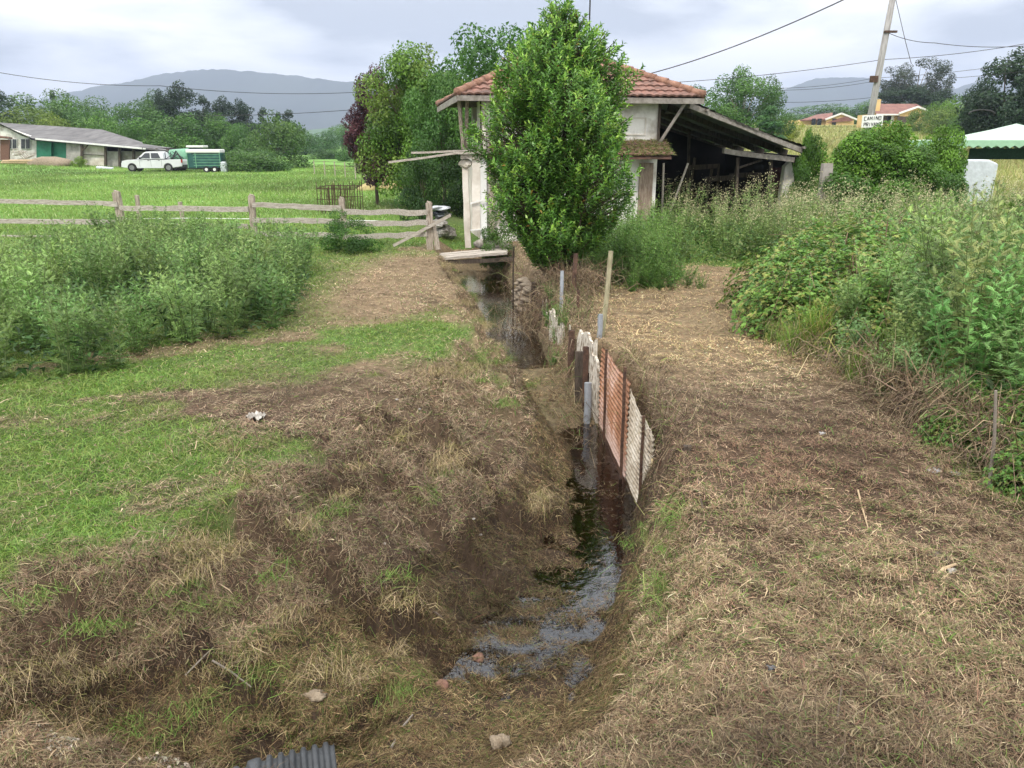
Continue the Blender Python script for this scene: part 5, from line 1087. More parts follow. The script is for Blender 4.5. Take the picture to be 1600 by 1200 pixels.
T = [('dark', -14, 132, 60, 112, 'dark tree cut by the left edge above the barn', (1.2, 1.2, 1.2)), ('round', 48, 144, 110, 118, 'wide green tree above the left end of the barn roof', (1, 1, .95)), ('cone', 79, 131, 26, 132, 'lone small pointed conifer standing above the trees left of the mountain', (1, 1, 1)),
 ('round2', 104, 150, 84, 125, 'round green tree right of the lone pointed conifer', (.95, 1, .95)), ('round', 20, 165, 120, 104, 'yellowish green tree behind the barn ridge at far left', (1.6, 1.2, .8)), ('mound', 84, 178, 90, 100, 'low yellow green bush just above the barn roof', (1.7, 1.25, .8)),
 ('round2', 136, 160, 80, 122, 'mid green tree above the middle of the barn roof', (.85, .95, .9)), ('mound2', 140, 176, 90, 101, 'bright green round bush behind the barn ridge end', (1.15, 1.2, 1)), ('round', 176, 161, 74, 118, 'dull green tree between the barn roof and the dark clump', (.8, .9, .85)),
 ('round2', 215, 163, 84, 116, 'dark green tree left of the tall dark clump', (.75, .85, .8)), ('mound2', 190, 186, 80, 97, 'green bush directly above the barn roof slope', (.95, 1.05, .9)), ('dark', 250, 141, 50, 130, 'left shoulder tree of the tall dark clump', (1, 1, 1)), ('dark', 279, 128, 72, 132, 'tallest dark tree of the clump below the mountain', (1, 1, 1)),
 ('cone', 317, 141, 44, 136, 'dark pointed tree right of the tallest one', (1.1, 1.1, 1)), ('dark', 346, 151, 56, 138, 'dark tree right of the pointed one', (1, 1, 1.1)), ('dark', 376, 155, 50, 140, 'dark tree in the middle of the right half of the clump', (.9, .95, 1)), ('cone', 408, 160, 36, 135, 'small dark conifer above the dull rounded bush', (1, 1, 1.1)),
 ('cone', 448, 164, 46, 130, 'dark conifer rising right of the dull rounded bush', (1, 1, 1)), ('cone', 432, 168, 30, 131, 'slim dark conifer left of the last conifer', (.9, 1, 1)), ('round', 268, 175, 104, 96, 'bright rounded tree directly above the pickup', (1.05, 1.15, 1)), ('round2', 345, 184, 72, 98, 'bushy tree with a thin pale trunk above the trailer', (.85, .95, .9)),
 ('mound', 428, 180, 112, 84, 'large dull olive rounded bush at the meadow end', (.95, .9, .9)), ('mound2', 372, 195, 60, 90, 'green bush left of the large olive one', (.9, 1, .9)), ('mound2', 385, 236, 110, 74, 'low spreading bramble bank at the meadow edge right of the trailer', (.9, .95, .8)), ('mound', 415, 232, 60, 78, 'small bush in front of the olive rounded bush', (.8, .9, .8)),
 ('round', 500, 203, 56, 190, 'hazy blue green tree left in the valley gap', (.8, .95, 1)), ('round2', 532, 196, 60, 210, 'hazy taller tree right in the valley gap', (.9, 1, .95)), ('round', 475, 210, 46, 170, 'hazy low tree beside the last conifer', (.7, .85, .9)), ('mound', 560, 215, 60, 120, 'green bush in the valley gap before the plum tree', (.9, 1, .9)), ('mound2', 510, 232, 70, 140, 'low hazy shrub at the bottom of the valley gap', (.8, .9, .9)), ('mound', 600, 225, 110, 90, 'dark bush behind the plum tree at meadow level', (.7, .8, .7)),
 ('round2', 232, 150, 60, 140, 'distant tree peeping left of the dark clump', (.6, .7, .7))]
for t in T: tree(t[0], *t[1:5], t[5], t[6], name='conifer' if t[0] == 'cone' else 'leafy_tree' if 'bush' not in t[5] else 'round_bush', grp=gl)
gr_ = 'trees on the right hill'
T = [('tall1', 1166, 103, 116, 78, 'large dark green tree behind the shed roof', (.95, 1.05, 1.1)), ('round', 1108, 131, 90, 84, 'dark tree left of the large one behind the shed roof', (.7, .8, .8)), ('round2', 1212, 128, 56, 82, 'airy grey green tree right of the large one', (.75, .85, .9)), ('cone', 1203, 158, 66, 66, 'bright green pointed conifer before the large tree', (2.2, 2.7, 1.7)),
 ('mound2', 1225, 186, 60, 95, 'low golden bush left of the small yellow house', (2.3, 1.5, .7)), ('round2', 1290, 165, 110, 230, 'green trees behind the small yellow house', (.9, 1.05, .9)), ('euca', 1440, 91, 92, 165, 'tall open eucalyptus above the larger yellow house', (.9, .9, 1)), ('euca', 1405, 101, 62, 168, 'open eucalyptus left of the tallest one', (.9, .9, 1)), ('euca', 1476, 112, 50, 166, 'open eucalyptus right of the tallest one', (.85, .9, 1)),
 ('dark', 1425, 134, 100, 160, 'dark tree mass behind the larger yellow house', (1.2, 1.2, 1.2)), ('dark', 1388, 138, 56, 162, 'dark tree just right of the leaning pole', (1.1, 1.1, 1.1)), ('dark', 1472, 140, 70, 158, 'dark green tree right of the larger yellow house', (1.0, 1.1, 1.0)), ('mound', 1486, 152, 60, 120, 'bright green rounded bush right of the larger yellow house', (1.5, 1.45, .9)), ('mound2', 1490, 166, 90, 112, 'brownish bush below the bright rounded one', (1.4, 1.1, .9)), ('mound', 1440, 168, 44, 128, 'olive bush in front of the yellow gable', (1.3, 1.1, .8)),
 ('dark', 1585, 76, 120, 70, 'big dark tree at the right edge', (1.3, 1.3, 1.3)), ('dark', 1540, 120, 60, 74, 'dark tree left of the big one at the right edge', (1.25, 1.3, 1.3)), ('dark', 1632, 95, 90, 66, 'dark tree beyond the right edge', (1.1, 1.2, 1.2)), ('mound', 1520, 172, 60, 88, 'grey green bush under the dark right trees', (.8, .85, .8)), ('round2', 1352, 160, 50, 220, 'pale far tree behind the pole foot', (1, 1.1, .9)), ('mound2', 1340, 184, 40, 195, 'small bush between the two yellow houses', (.9, 1, .9))]
proto('tall1', 13, 10, 1.2, 'round', 48, 13000, .30, (.2, .38), G1, 21, r0=.3, bark='greybark')
for t in T: tree(t[0], *t[1:5], t[5], t[6], name='conifer' if t[0] == 'cone' else 'round_bush' if 'bush' in t[5] else 'leafy_tree', grp=gr_)
# nearer trees left of and behind the house
proto('leafy', 6.5, 6, .9, 'round', 90, 34000, .135, (.16, .30), [(.11, .22, .03), (.145, .26, .04), (.085, .17, .03), (.16, .24, .045)], 31, r0=.17, nb=24, up=.6)
proto('plum', 7, 3.4, 1.2, 'tall', 110, 24000, .12, (.16, .30), [(.085, .03, .042), (.12, .045, .055), (.07, .035, .05)], 32, r0=.1, nb=20)
proto('leafy2', 6.5, 6, 1.5, 'round', 60, 20000, .15, (.18, .32), [(.05, .125, .025), (.07, .16, .03)], 33, r0=.17, nb=18, up=.6)
tree('leafy', 656, 80, 198, 31, 'broad light green leafy tree between the plum tree and the house', (1.1, 1.12, 1), name='leafy_tree')
tree('leafy2', 690, 110, 120, 28.5, 'green tree crown directly left of the tiled roof', (1.1, 1.1, 1), name='leafy_tree')
tree('plum', 579, 94, 92, 33, 'dark purple leaved plum tree at the left of the green tree', name='plum_tree')
tree('plum', 636, 78, 66, 34, 'purple plum tree top showing behind the green tree', name='plum_tree')
tree('leafy2', 792, 44, 230, 31, 'dark green tree rising behind the tiled roof', (1.15, 1.2, 1), name='leafy_tree')
proto('hedge', 3, 3, 0, 'mound', 60, 32000, .09, (.18, .36), [(.05, .11, .022), (.07, .14, .026)], 35, r0=.06)
proto('shrub', 3, 3, 0, 'mound', 36, 9000, .10, (.2, .36), [(.035, .08, .02), (.05, .105, .022)], 34, r0=.06)
tree('shrub', 655, 225, 70, 26, 'dark glossy shrub at the foot of the leafy tree', (.8, .9, .8), name='leafy_shrub'); tree('shrub', 712, 228, 60, 27.5, 'dark shrub hard against the left flank of the house', (.6, .7, .6), name='leafy_shrub')
tree('shrub', 780, 338, 60, 18.8, 'small olive weedy shrub at the front corner of the house', (1.6, 1.5, 1.2), name='leafy_shrub')
tree('shrub', 545, 391, 84, 18.2, 'low dark green weed clump below the rail fence', (1.3, 1.5, 1.1), name='leafy_shrub', sink=.1)
tree('shrub', 1080, 205, 140, 31, 'leafy thicket seen through the back of the shed', (1.0, 1.1, .9), name='leafy_shrub')
# hedge, ivy, post
hg = 'bright hedge bushes behind the weeds'
for (u, vt, wx, Y, lab, tn) in ((1352, 216, 140, 22.5, 'left bright green hedge bush beneath the sign', (1.7, 1.75, .9)), (1415, 204, 150, 22.8, 'middle and tallest bright green hedge bush', (1.9, 1.9, .9)), (1468, 210, 100, 22.6, 'right bright green hedge bush beside the gazebo', (1.7, 1.75, .9)), (1385, 236, 190, 21.5, 'lower front hedge bush of darker green', (1.3, 1.4, .9)), (1440, 240, 130, 21.6, 'lower front hedge bush toward the gazebo', (1.2, 1.3, .9))):
    tree('hedge' if 'hedge' in PT else 'shrub', u, vt, wx, Y, lab, tn, name='hedge_bush', grp=hg)
tree('hedge', 1275, 222, 62, 22.6, 'ivy covered bush at the right end of the shed roof', (1.2, 1.3, .9), name='ivy_bush')
tree('hedge', 1262, 214, 26, 22.9, 'light green sprig growing above the shed roof end', (1.9, 2, 1), name='ivy_bush')
tree('hedge', 1650, 238, 130, 12.5, 'leafy bush hiding the right side of the gazebo', (1.4, 1.4, .9), name='leafy_shrub')
p = W(1293, 255, 21.5); b = MB(); b.bar((p.x, 21.5, 0), p, .26, .22, up=(0, 1, 0), jag=.02, seg=5); tag(b.build('wall_stub', M['breeze']), 'grey broken concrete post right of the ivy covered bush', 'post')

# ------------------------------------------------------------------ THE LAUREL
def laurel():
    r = np.random.default_rng(11); bx_, by_ = .76, 13.35
    zs = np.array([.05, .35, .6, 1.1, 1.6, 2.2, 2.7, 3.2, 3.6, 3.8, 4.0, 4.2, 4.55]); zs = np.where(zs > 1, 2.4 + (zs - 2.4) * .94, zs + .12); ws = .87 * np.array([.20, .50, .80, .98, 1.14, 1.20, 1.14, 1.02, .86, .66, .40, .20, .03])
    lau = empty('laurel_tree', (bx_, by_, H1(bx_, by_)), 0, 'tall dense laurel tree with glossy pointed leaves growing on the ditch bank', 'laurel')
    n = 3500; z = .30 + (4.34 - .30) * r.random(n * 3); wz = np.interp(z, zs, ws); k = r.random(n * 3) < (wz + .12) / 1.45; z = z[k][:n]; wz = wz[k][:n]; n = len(z)
    a = r.uniform(0, 2 * np.pi, n); lob = 1 + .24 * np.sin(3 * a + z * 2.1) + .12 * np.sin(5 * a - z * 3.7) + .10 * np.sin(2 * a + 6 * z)
    rad = wz * lob * r.random(n) ** .30
    B = np.stack([bx_ + rad * np.cos(a), by_ + rad * np.sin(a), z + rad * .05], -1)
    ax = unit(np.stack([np.cos(a) * .55, np.sin(a) * .55, .75 + .5 * r.random(n)], -1) + rdir(n, r) * .28); SL = r.uniform(.18, .38, n)
    m = 17; t = np.tile(np.linspace(.05, 1, m), n); Bi = np.repeat(B, m, 0); Ai = np.repeat(ax, m, 0); Li = np.repeat(SL, m)
    pos = Bi + Ai * (t * Li)[:, None]; ph = np.tile(np.arange(m) * 2.399, n) + np.repeat(r.uniform(0, 6, n), m)
    e1 = unit(np.cross(Ai, np.array([.3, .2, 1.]))); e2 = np.cross(Ai, e1); rd = e1 * np.cos(ph)[:, None] + e2 * np.sin(ph)[:, None]
    D = unit(rd * (1.05 - .45 * t)[:, None] + Ai * (.35 + .6 * t)[:, None] - np.array([0, 0, .15]) + rdir(len(t), r) * .15)
    Nn = unit(Ai * .9 - rd * .3 + rdir(len(t), r) * .3 + np.array([0, 0, .4])); Ln = r.uniform(.05, .105, len(t)) * np.repeat(r.uniform(.75, 1.15, n), m); V, q = leaves(pos, D, Nn, Ln, Ln * r.uniform(.17, .24, len(t)), .35)
    young = np.repeat(r.random(n) < .45, m) & (t > .55)
    c = pick([(.12, .27, .045), (.16, .33, .055), (.085, .20, .035)], len(t), .3, r); c = np.where(young[:, None], pick([(.22, .42, .06), (.31, .50, .08)], len(t), .2, r), c)
    c = np.where((r.random(len(t)) < .006)[:, None], np.array([.35, .2, .05]), c)
    cr_ = npmesh('crown', V, q, None, np.repeat(c, 4, 0), M['gloss_leaf'], lau); cr_.matrix_parent_inverse = lau.matrix_basis.inverted()
    b = MB(); 
    for k in range(18):
        a = random.uniform(0, 6.28); s = Vector((bx_ + .14 * math.cos(a), by_ + .12 * math.sin(a), H1(bx_, by_) - .1)); zt = random.uniform(1.6, 4.2); w_ = float(np.interp(zt, zs, ws)) * random.uniform(.2, .8)
        e_ = Vector((bx_ + w_ * math.cos(a), by_ + w_ * math.sin(a), zt)); b.tube([s, s.lerp(e_, .35) + Vector((.06 * math.cos(a), .06 * math.sin(a), .1)), e_], [.032, .024, .01], 6)
    for k in range(0, n, 3): b.tube([tuple(B[k] - (B[k] - np.array([bx_, by_, B[k][2] - .35])) * .6), tuple(B[k] + ax[k] * SL[k])], [.012, .005], 4)
    b.build('trunk', M['bark'], lau)
laurel()
# dry hanging stalks and roots below the laurel
def tangle(name, lab, cat, cx, cy, sx, sy, zlo, zhi, n, cols, seed, wid=.004, lean=(0, -.3)):
    r = np.random.default_rng(seed); x = r.normal(cx, sx, n); y = r.normal(cy, sy, n); z = H_(x, y) + r.uniform(zlo, zhi, n); Ln = r.uniform(.15, .6, n)
    d = unit(rdir(n, r) * .75 + np.array([lean[0], lean[1], .2])); P0 = np.stack([x, y, z], -1); mid = P0 + d * (Ln * .5)[:, None] + np.array([0, 0, .05]); tip = P0 + d * Ln[:, None] - np.array([0, 0, .12])
    V, q, t = ribbons(P0, mid, tip, unit(np.cross(d, rdir(n, r))) * r.uniform(.5, 1.3, (n, 1)) * wid); o = npmesh(name, V, q, t, np.repeat(pick(cols, n, .3, r), 5, 0), M['straw']); tag(o, lab, cat, kind='stuff'); return o
def H_(x, y): return height(x, y)
DRY = [(.26, .19, .12), (.16, .11, .075), (.34, .27, .17), (.10, .07, .05)]
tangle('dry_stems', 'tangle of dry brown stems under the laurel at the ditch edge', 'dry stems', .78, 12.9, .42, .4, -.1, .42, 3600, DRY, 1)
tangle('dry_stems', 'dry cut stems and vines draped over the posts along the ditch', 'dry stems', .86, 11.0, .17, 1.3, -.25, .25, 2300, DRY + [(.12, .18, .05)], 2, .0028)
tangle('dry_stems', 'brown stalks hanging over the corrugated sheets', 'dry stems', 1.33, 7.3, .07, 1.1, -.05, .12, 500, DRY + [(.14, .18, .05)], 3, .0022)
tangle('dry_stems', 'bleached stems under the plank bridge and on its right bank', 'dry stems', .12, 16.6, .16, .9, -.2, .15, 500, DRY + [(.2, .24, .08)], 4, .004)

# ------------------------------------------------------------------ THISTLES, BRAMBLES, WEEDS
def thistle_mesh(seed, Hm=1.15, stems=7, cols=((.23, .38, .10), (.31, .46, .14), (.17, .30, .08)), spread=.34, leafL=.22):
    r = np.random.default_rng(seed); C = []; D = []; Nn = []; Ln = []; Wd = []; Cc = []; b = MB(); heads = []
    def leafset(p, d, L_, col):
        # a lobed spiny leaf: midrib blade with pairs of side lobes
        up = np.array([0, 0, 1.]); s = np.cross(d, up); s = s / max(np.linalg.norm(s), 1e-6); nrm = np.cross(s, d)
        C.append(p); D.append(d); Nn.append(nrm); Ln.append(L_); Wd.append(L_ * .055); Cc.append(col)
        for k in range(4):
            f = .18 + .19 * k; q = p + d * L_ * f - up * L_ * .10 * f
            for sg in (-1, 1):
                dd = d * .75 + s * sg * (1.0 - .1 * k) + up * .15; dd /= np.linalg.norm(dd); C.append(q); D.append(dd); Nn.append(nrm + s * sg * .3); Ln.append(L_ * (.36 - .06 * k)); Wd.append(L_ * .04); Cc.append(col * 1.05)
    for k in range(stems):
        a = r.uniform(0, 6.28); h = Hm * r.uniform(.7, 1.05); out = np.array([math.cos(a), math.sin(a), 0]) * spread * r.uniform(.3, 1.1); base = np.array([math.cos(a), math.sin(a), 0]) * r.uniform(.0, .12)
        pts = [base + out * t ** 1.3 + np.array([0, 0, h * t]) for t in np.linspace(0, 1, 5)]; b.tube([tuple(p) for p in pts], [.008, .007, .006, .005, .003], 4)
        nl = int(h / .042); col0 = np.array(cols[r.integers(len(cols))])
        branches = [(pts, 1.0)]
        for t0 in (.55, .68, .8):
            if r.random() < .85:
                p0 = base + out * t0 ** 1.3 + np.array([0, 0, h * t0]); a2 = r.uniform(0, 6.28); o2 = np.array([math.cos(a2), math.sin(a2), 1.1]); o2 /= np.linalg.norm(o2); l2 = h * (1.02 - t0) * r.uniform(.7, 1.1)
                bp = [p0 + o2 * l2 * t for t in np.linspace(0, 1, 5)]; b.tube([tuple(bp[0]), tuple(bp[4])], [.004, .002], 3); branches.append((bp, l2 / h))
        for bp, fr in branches:
            m = max(5, int(nl * (fr if fr < 1 else 1)))
            for i in range(m):
                t = (i + r.random()) / m; j = min(3, int(t * 4)); p = bp[j] + (bp[j + 1] - bp[j]) * (t * 4 - j); a3 = i * 2.4 + r.uniform(-.4, .4); el = .15 + .75 * t + r.uniform(-.2, .2)
                d = np.array([math.cos(a3) * math.cos(el), math.sin(a3) * math.cos(el), math.sin(el)]); L_ = leafL * (1.1 - .72 * t) * (.55 + .45 * min(1, fr + .2)) * r.uniform(.7, 1.2)
                leafset(p, d, L_, col0 * r.uniform(.8, 1.25))
            for i in range(5):
                d = rdir(1, r)[0]; d[2] = abs(d[2]); C.append(bp[-1]); D.append(d); Nn.append(rdir(1, r)[0]); Ln.append(.03); Wd.append(.006); Cc.append(np.array([.16, .22, .09]))
    V, q = leaves(np.array(C), np.array(D), np.array(Nn), np.array(Ln), np.array(Wd), .3)
    o = npmesh('foliage', V, q, None, np.repeat(np.array(Cc), 4, 0), M['leaf']); me = o.data; bpy.data.objects.remove(o)
    st = bpy.data.meshes.new('stems'); st.from_pydata(b.v, [], b.f); st.materials.append(M['stem']); st.update(); return me, st
M['stem'] = solid('green_stem', (.10, .15, .05), .7, .3, 5, c2=(.17, .22, .08))
def plant(name, meshes, x, y, sc, lab, cat, grp, tint=(1, 1, 1), szz=1, rz=None, tilt=0):
    t = empty(name, (x, y, H1(x, y) - .02), random.uniform(0, 6.28) if rz is None else rz, lab, cat, grp); t.scale = (sc, sc, sc * szz)
    if tilt: t.rotation_euler[0] = random.uniform(-tilt, tilt)
    for nm, me in zip(('foliage', 'stems'), meshes):
        o = bpy.data.objects.new(nm, me); COL.objects.link(o); o.parent = t; o.color = (*tint, 1)
    return t
TH = [thistle_mesh(s_, stems=9) for s_ in range(5)]
edge = [P(-60, 640), P(0, 622), P(90, 612), P(170, 598), P(210, 560), P(300, 548), P(380, 540), P(440, 525), P(480, 470), P(470, 425), P(400, 405), P(360, 385), P(300, 372)]
def inpoly(x, y, poly):
    c = False; j = len(poly) - 1
    for i in range(len(poly)):
        a, d = poly[i], poly[j]
        if (a.y > y) != (d.y > y) and x < (d.x - a.x) * (y - a.y) / (d.y - a.y) + a.x: c = not c
        j = i
    return c
poly = edge + [P(200, 372), P(110, 395), P(60, 440), P(0, 500), P(-60, 520)]
pts_ = []; rr_ = random.Random(2); tries = 0
while len(pts_) < 120 and tries < 20000:
    tries += 1; y = rr_.uniform(6.8, 20); x = rr_.uniform(-10, -2)
    if vnoise(np.array([x * .9 + 3]), np.array([y * .6]))[0] < -.24: continue
    if inpoly(x, y, poly) and all((x - a) ** 2 + (y - c) ** 2 > .40 ** 2 for a, c in pts_): pts_.append((x, y))
for i, (x, y) in enumerate(pts_):
    hs = (.70 + .25 * min(1, (y - 6.5) / 4) - .16 * min(1, max(0, y - 10.5) / 4)) * (.8 + .45 * float(vnoise(np.array([x * .7]), np.array([y * .45]))[0] + .5)) * (.75 if x > -3.6 else 1); g0 = rr_.uniform(.62, 1.08)
    plant('thistle_plant', TH[i % 5], x, y + .25, hs * rr_.uniform(.75, 1.12), 'green leafy thistle in the big thicket before the rail fence', 'thistle', 'thistles in the left thicket', (g0 * rr_.uniform(.85, 1.1), g0, g0), tilt=.22)
n = 14000; xx = rng.uniform(-10, -2.4, n); yy = rng.uniform(6.6, 20, n); kp = np.array([inpoly(a, c - .1, poly) for a, c in zip(xx, yy)]); xx, yy = xx[kp], yy[kp]; n = len(xx)
V, q = leaves(np.stack([xx, yy, height(xx, yy) + rng.random(n) * .45], -1), rdir(n) * np.array([1, 1, .5]) + np.array([0, 0, .3]), unit(rdir(n) * .6 + np.array([0, 0, 1])), rng.uniform(.06, .16, n), rng.uniform(.01, .028, n), .3)
tag(npmesh('thistle_undergrowth', V, q, None, np.repeat(pick([(.05, .11, .03), (.07, .14, .035), (.04, .085, .028)], n), 4, 0), M['leaf']), 'dark low leaves filling the ground under the thistles', 'undergrowth', kind='stuff')
# right hand thistles
TT = [thistle_mesh(s_ + 20, Hm=1.7, stems=8, spread=.42, leafL=.24, cols=((.20, .36, .10), (.28, .43, .13), (.16, .29, .08))) for s_ in range(4)]
rt_ = [(3.75, 6.7, .42), (3.85, 7.5, .5), (3.65, 8.1, .5), (3.9, 8.7, .62), (3.6, 7.1, .45), (4.1, 7.6, .8), (4.3, 9.0, .85), (4.6, 7.7, 1.1), (5.0, 9.0, 1.1), (4.15, 5.4, .5), (4.6, 5.2, .7), (3.6, 6.2, .35), (4.0, 6.55, .95), (4.35, 7.1, 1.0), (4.7, 6.7, 1.05), (5.05, 7.4, 1.05), (4.9, 8.1, 1.0), (5.5, 8.2, 1.08), (4.35, 8.3, .8), (5.7, 9.2, 1.05), (4.2, 6.0, .75), (4.75, 5.9, .8), (5.2, 6.4, 1.1), (5.3, 9.9, .9), (6.2, 9.6, 1.1), (6.5, 10.8, 1.05), (5.9, 11.2, .9), (7.2, 12.4, 1.05), (6.9, 13.6, .95), (7.9, 13.2, 1.05), (8.4, 14.6, 1.0)]
for i, (x, y, sc) in enumerate(rt_): plant('tall_thistle_plant', TT[i % 4], x, y, sc, 'tall pale green thistle towering over the brambles at the right', 'thistle', 'tall thistles at the right', tint=(random.uniform(.7, 1.1), random.uniform(.75, 1.05), random.uniform(.8, 1.1)), szz=random.uniform(.85, 1.12), tilt=.16)
# brambles
def bramble_mesh(seed, Rm=.75, Hm=.85, n=2600, cols=((.13, .26, .045), (.18, .32, .06), (.09, .19, .04), (.27, .29, .08))):
    r = np.random.default_rng(seed); a = r.uniform(0, 2 * np.pi, n); el = np.arcsin(r.random(n) ** .8); k = r.uniform(.62, 1.06, n) * (1 + .14 * np.sin(3 * a + seed) + .1 * np.sin(5 * a - seed))
    P_ = np.stack([np.cos(a) * np.cos(el) * Rm * k, np.sin(a) * np.cos(el) * Rm * k, np.sin(el) * Hm * k], -1); C = []; D = []; Nn = []; Ln = []
    out = unit(P_ + np.array([0, 0, .3])); t1 = unit(np.cross(out, rdir(n, r)) + out * .3)
    for ang, f in ((0, 1), (1.25, .85), (-1.25, .85)):
        s = np.cross(out, t1); d = t1 * math.cos(ang) + s * math.sin(ang); C.append(P_); D.append(d); Nn.append(unit(out + rdir(n, r) * .35 + np.array([0, 0, .5]))); Ln.append(r.uniform(.045, .08, n) * f)
    C, D, Nn, Ln = map(np.concatenate, (C, D, Nn, Ln)); V, q = leaves(C, D, Nn, Ln, Ln * .36, .2)
    c = np.tile(pick(cols, n, .25, r), (3, 1)); o = npmesh('foliage', V, q, None, np.repeat(c, 4, 0), M['leaf']); me = o.data; bpy.data.objects.remove(o)
    b = MB()
    for i in range(16):
        a = r.uniform(0, 6.28); e_ = np.array([math.cos(a) * Rm * r.uniform(.8, 1.3), math.sin(a) * Rm * r.uniform(.8, 1.3), Hm * r.uniform(.1, 1.1)]); m_ = np.array([e_[0] * .5, e_[1] * .5, Hm * r.uniform(.7, 1.15)]); b.tube([(0, 0, 0), tuple(m_), tuple(e_)], [.006, .005, .003], 4)
    st = bpy.data.meshes.new('stems'); st.from_pydata(b.v, [], b.f); st.materials.append(M['canes']); st.update(); return me, st
M['canes'] = solid('bramble_cane', (.10, .045, .035), .7, .3, 5, c2=(.17, .14, .06))
BR = [bramble_mesh(s_) for s_ in (1, 2, 3)]; HB = bramble_mesh(9, 1.3, 2.5, 6000, ((.07, .15, .02), (.10, .20, .025)))
bl = [(3.85, 11.1, 1.0), (4.5, 11.6, 1.15), (3.75, 9.9, .95), (4.4, 10.3, 1.15), (5.1, 10.6, 1.2), (4.1, 8.7, .8), (4.6, 9.2, 1.1), (5.3, 12.3, 1.25), (6.0, 12.6, 1.3), (4.9, 13.0, 1.0), (5.6, 13.9, 1.2), (6.6, 14.6, 1.3), (3.95, 6.3, .5), (4.0, 5.5, .62), (3.75, 5.05, .45), (4.5, 5.2, .7), (4.9, 5.6, .8), (3.6, 5.9, .35), (4.5, 4.5, .5)]
for i, (x, y, sc) in enumerate(bl): plant('bramble_bush', BR[i % 3], x, y, sc, 'low arching bramble with rounded three part leaves edging the mown path', 'bramble', 'brambles on the right of the path', (1, 1, 1) if i < 12 else (.8, .85, .85))
# grass tufts
def tuft_mesh(seed, n=420, L0=.65, cols=((.16, .30, .04), (.21, .35, .06), (.12, .24, .035), (.3, .3, .1))):
    r = np.random.default_rng(seed); P0 = np.stack([r.normal(0, .09, n), r.normal(0, .09, n), np.zeros(n)], -1); a = r.uniform(0, 6.28, n); Ln = L0 * r.uniform(.4, 1.1, n); o = np.stack([np.cos(a), np.sin(a), 0 * a], -1) * (r.uniform(.05, .6, n) * Ln)[:, None]
    mid = P0 + o * .4 + np.array([0, 0, 1.]) * (Ln * .6)[:, None]; tip = P0 + o * 1.2 + np.array([0, 0, 1.]) * (Ln * r.uniform(.45, .95, n))[:, None]
    V, q, t = ribbons(P0, mid, tip, unit(np.cross(o + 1e-4, np.array([0, 0, 1.])) + rdir(n, r) * .3) * r.uniform(.002, .0045, (n, 1))); ob = npmesh('grass_tuft', V, q, t, np.repeat(pick(cols, n, .2, r), 5, 0), M['leaf']); me = ob.data; bpy.data.objects.remove(ob); return me
def droopy(seed, n, L0, cols):
    r = np.random.default_rng(seed); P0 = np.stack([r.normal(0, .13, n), r.normal(0, .10, n), np.zeros(n)], -1); a = r.uniform(0, 6.28, n); Ln = L0 * r.uniform(.4, 1.2, n)
    o = np.stack([np.cos(a), np.sin(a) - .5, 0 * a], -1) * (Ln * r.uniform(.4, .9, n))[:, None]; mid = P0 + o * .5 + np.array([0, 0, 1.]) * (Ln * r.uniform(.15, .45, n))[:, None]; tip = P0 + o * 1.15 - np.array([0, 0, 1.]) * (Ln * r.uniform(-.1, .4, n))[:, None]
    V, q, t = ribbons(P0, mid, tip, unit(np.cross(o + 1e-4, np.array([0, 0, 1.])) + rdir(n, r) * .3) * r.uniform(.0012, .003, (n, 1))); ob = npmesh('grass_tuft', V, q, t, np.repeat(pick(cols, n, .25, r), 5, 0), M['straw']); me = ob.data; bpy.data.objects.remove(ob); return me
TU = [tuft_mesh(s_) for s_ in (1, 2, 3)]; TS = [droopy(s_, 200, .22, ((.10, .19, .035), (.14, .23, .05), (.22, .22, .08))) for s_ in (4, 5)]; TD = [droopy(s_, 260, .26, ((.42, .33, .19), (.34, .26, .15), (.24, .22, .08), (.22, .17, .11))) for s_ in (6, 7)]
def tuft(me, x, y, sc, lab, grp, tint=(1, 1, 1), name='grass_tuft'):
    o = bpy.data.objects.new(name, me); COL.objects.link(o); o.location = (x, y, H1(x, y) - .01); o.rotation_euler = (random.uniform(-.2, .2), random.uniform(-.2, .2), random.uniform(0, 6)); o.scale = (sc,) * 3; o.color = (*tint, 1); tag(o, lab, 'grass tuft', grp)
for i, (x, y) in enumerate(((3.35, 8.9), (3.6, 8.6), (3.3, 9.4), (3.85, 8.2), (3.7, 9.2), (3.9, 7.3), (3.62, 7.7), (4.1, 8.0))): tuft(TU[i % 3], x, y, random.uniform(.45, 1.05), 'bright light green tuft of long grass at the edge of the mown path', 'long grass tufts by the path')
r2 = random.Random(8)
for i in range(44):
    u, v = r2.choice([(r2.uniform(240, 700), r2.uniform(880, 1060)), (r2.uniform(20, 220), r2.uniform(940, 1150)), (r2.uniform(360, 860), r2.uniform(680, 800)), (r2.uniform(260, 480), r2.uniform(830, 960))]); p = G(u, v)
    if p.z < -.9: continue
    tuft(TD[i % 2], p.x, p.y, r2.uniform(.45, .9), 'dry drooping grass tuft on the lumpy left bank', 'dry grass tufts on the left bank', name='dry_grass_tuft')
for i in range(46):
    u, v = r2.choice([(r2.uniform(150, 640), r2.uniform(900, 1140)), (r2.uniform(300, 760), r2.uniform(650, 900)), (r2.uniform(980, 1080), r2.uniform(780, 960)), (r2.uniform(20, 300), r2.uniform(900, 1180)), (r2.uniform(740, 860), r2.uniform(560, 660))]); p = G(u, v)
    if p.z < -.88: continue
    tuft(TS[i % 2], p.x, p.y, r2.uniform(.4, 1.0), 'small green grass tuft sprouting through the cut litter', 'green tufts in the cut litter', name='green_grass_tuft')
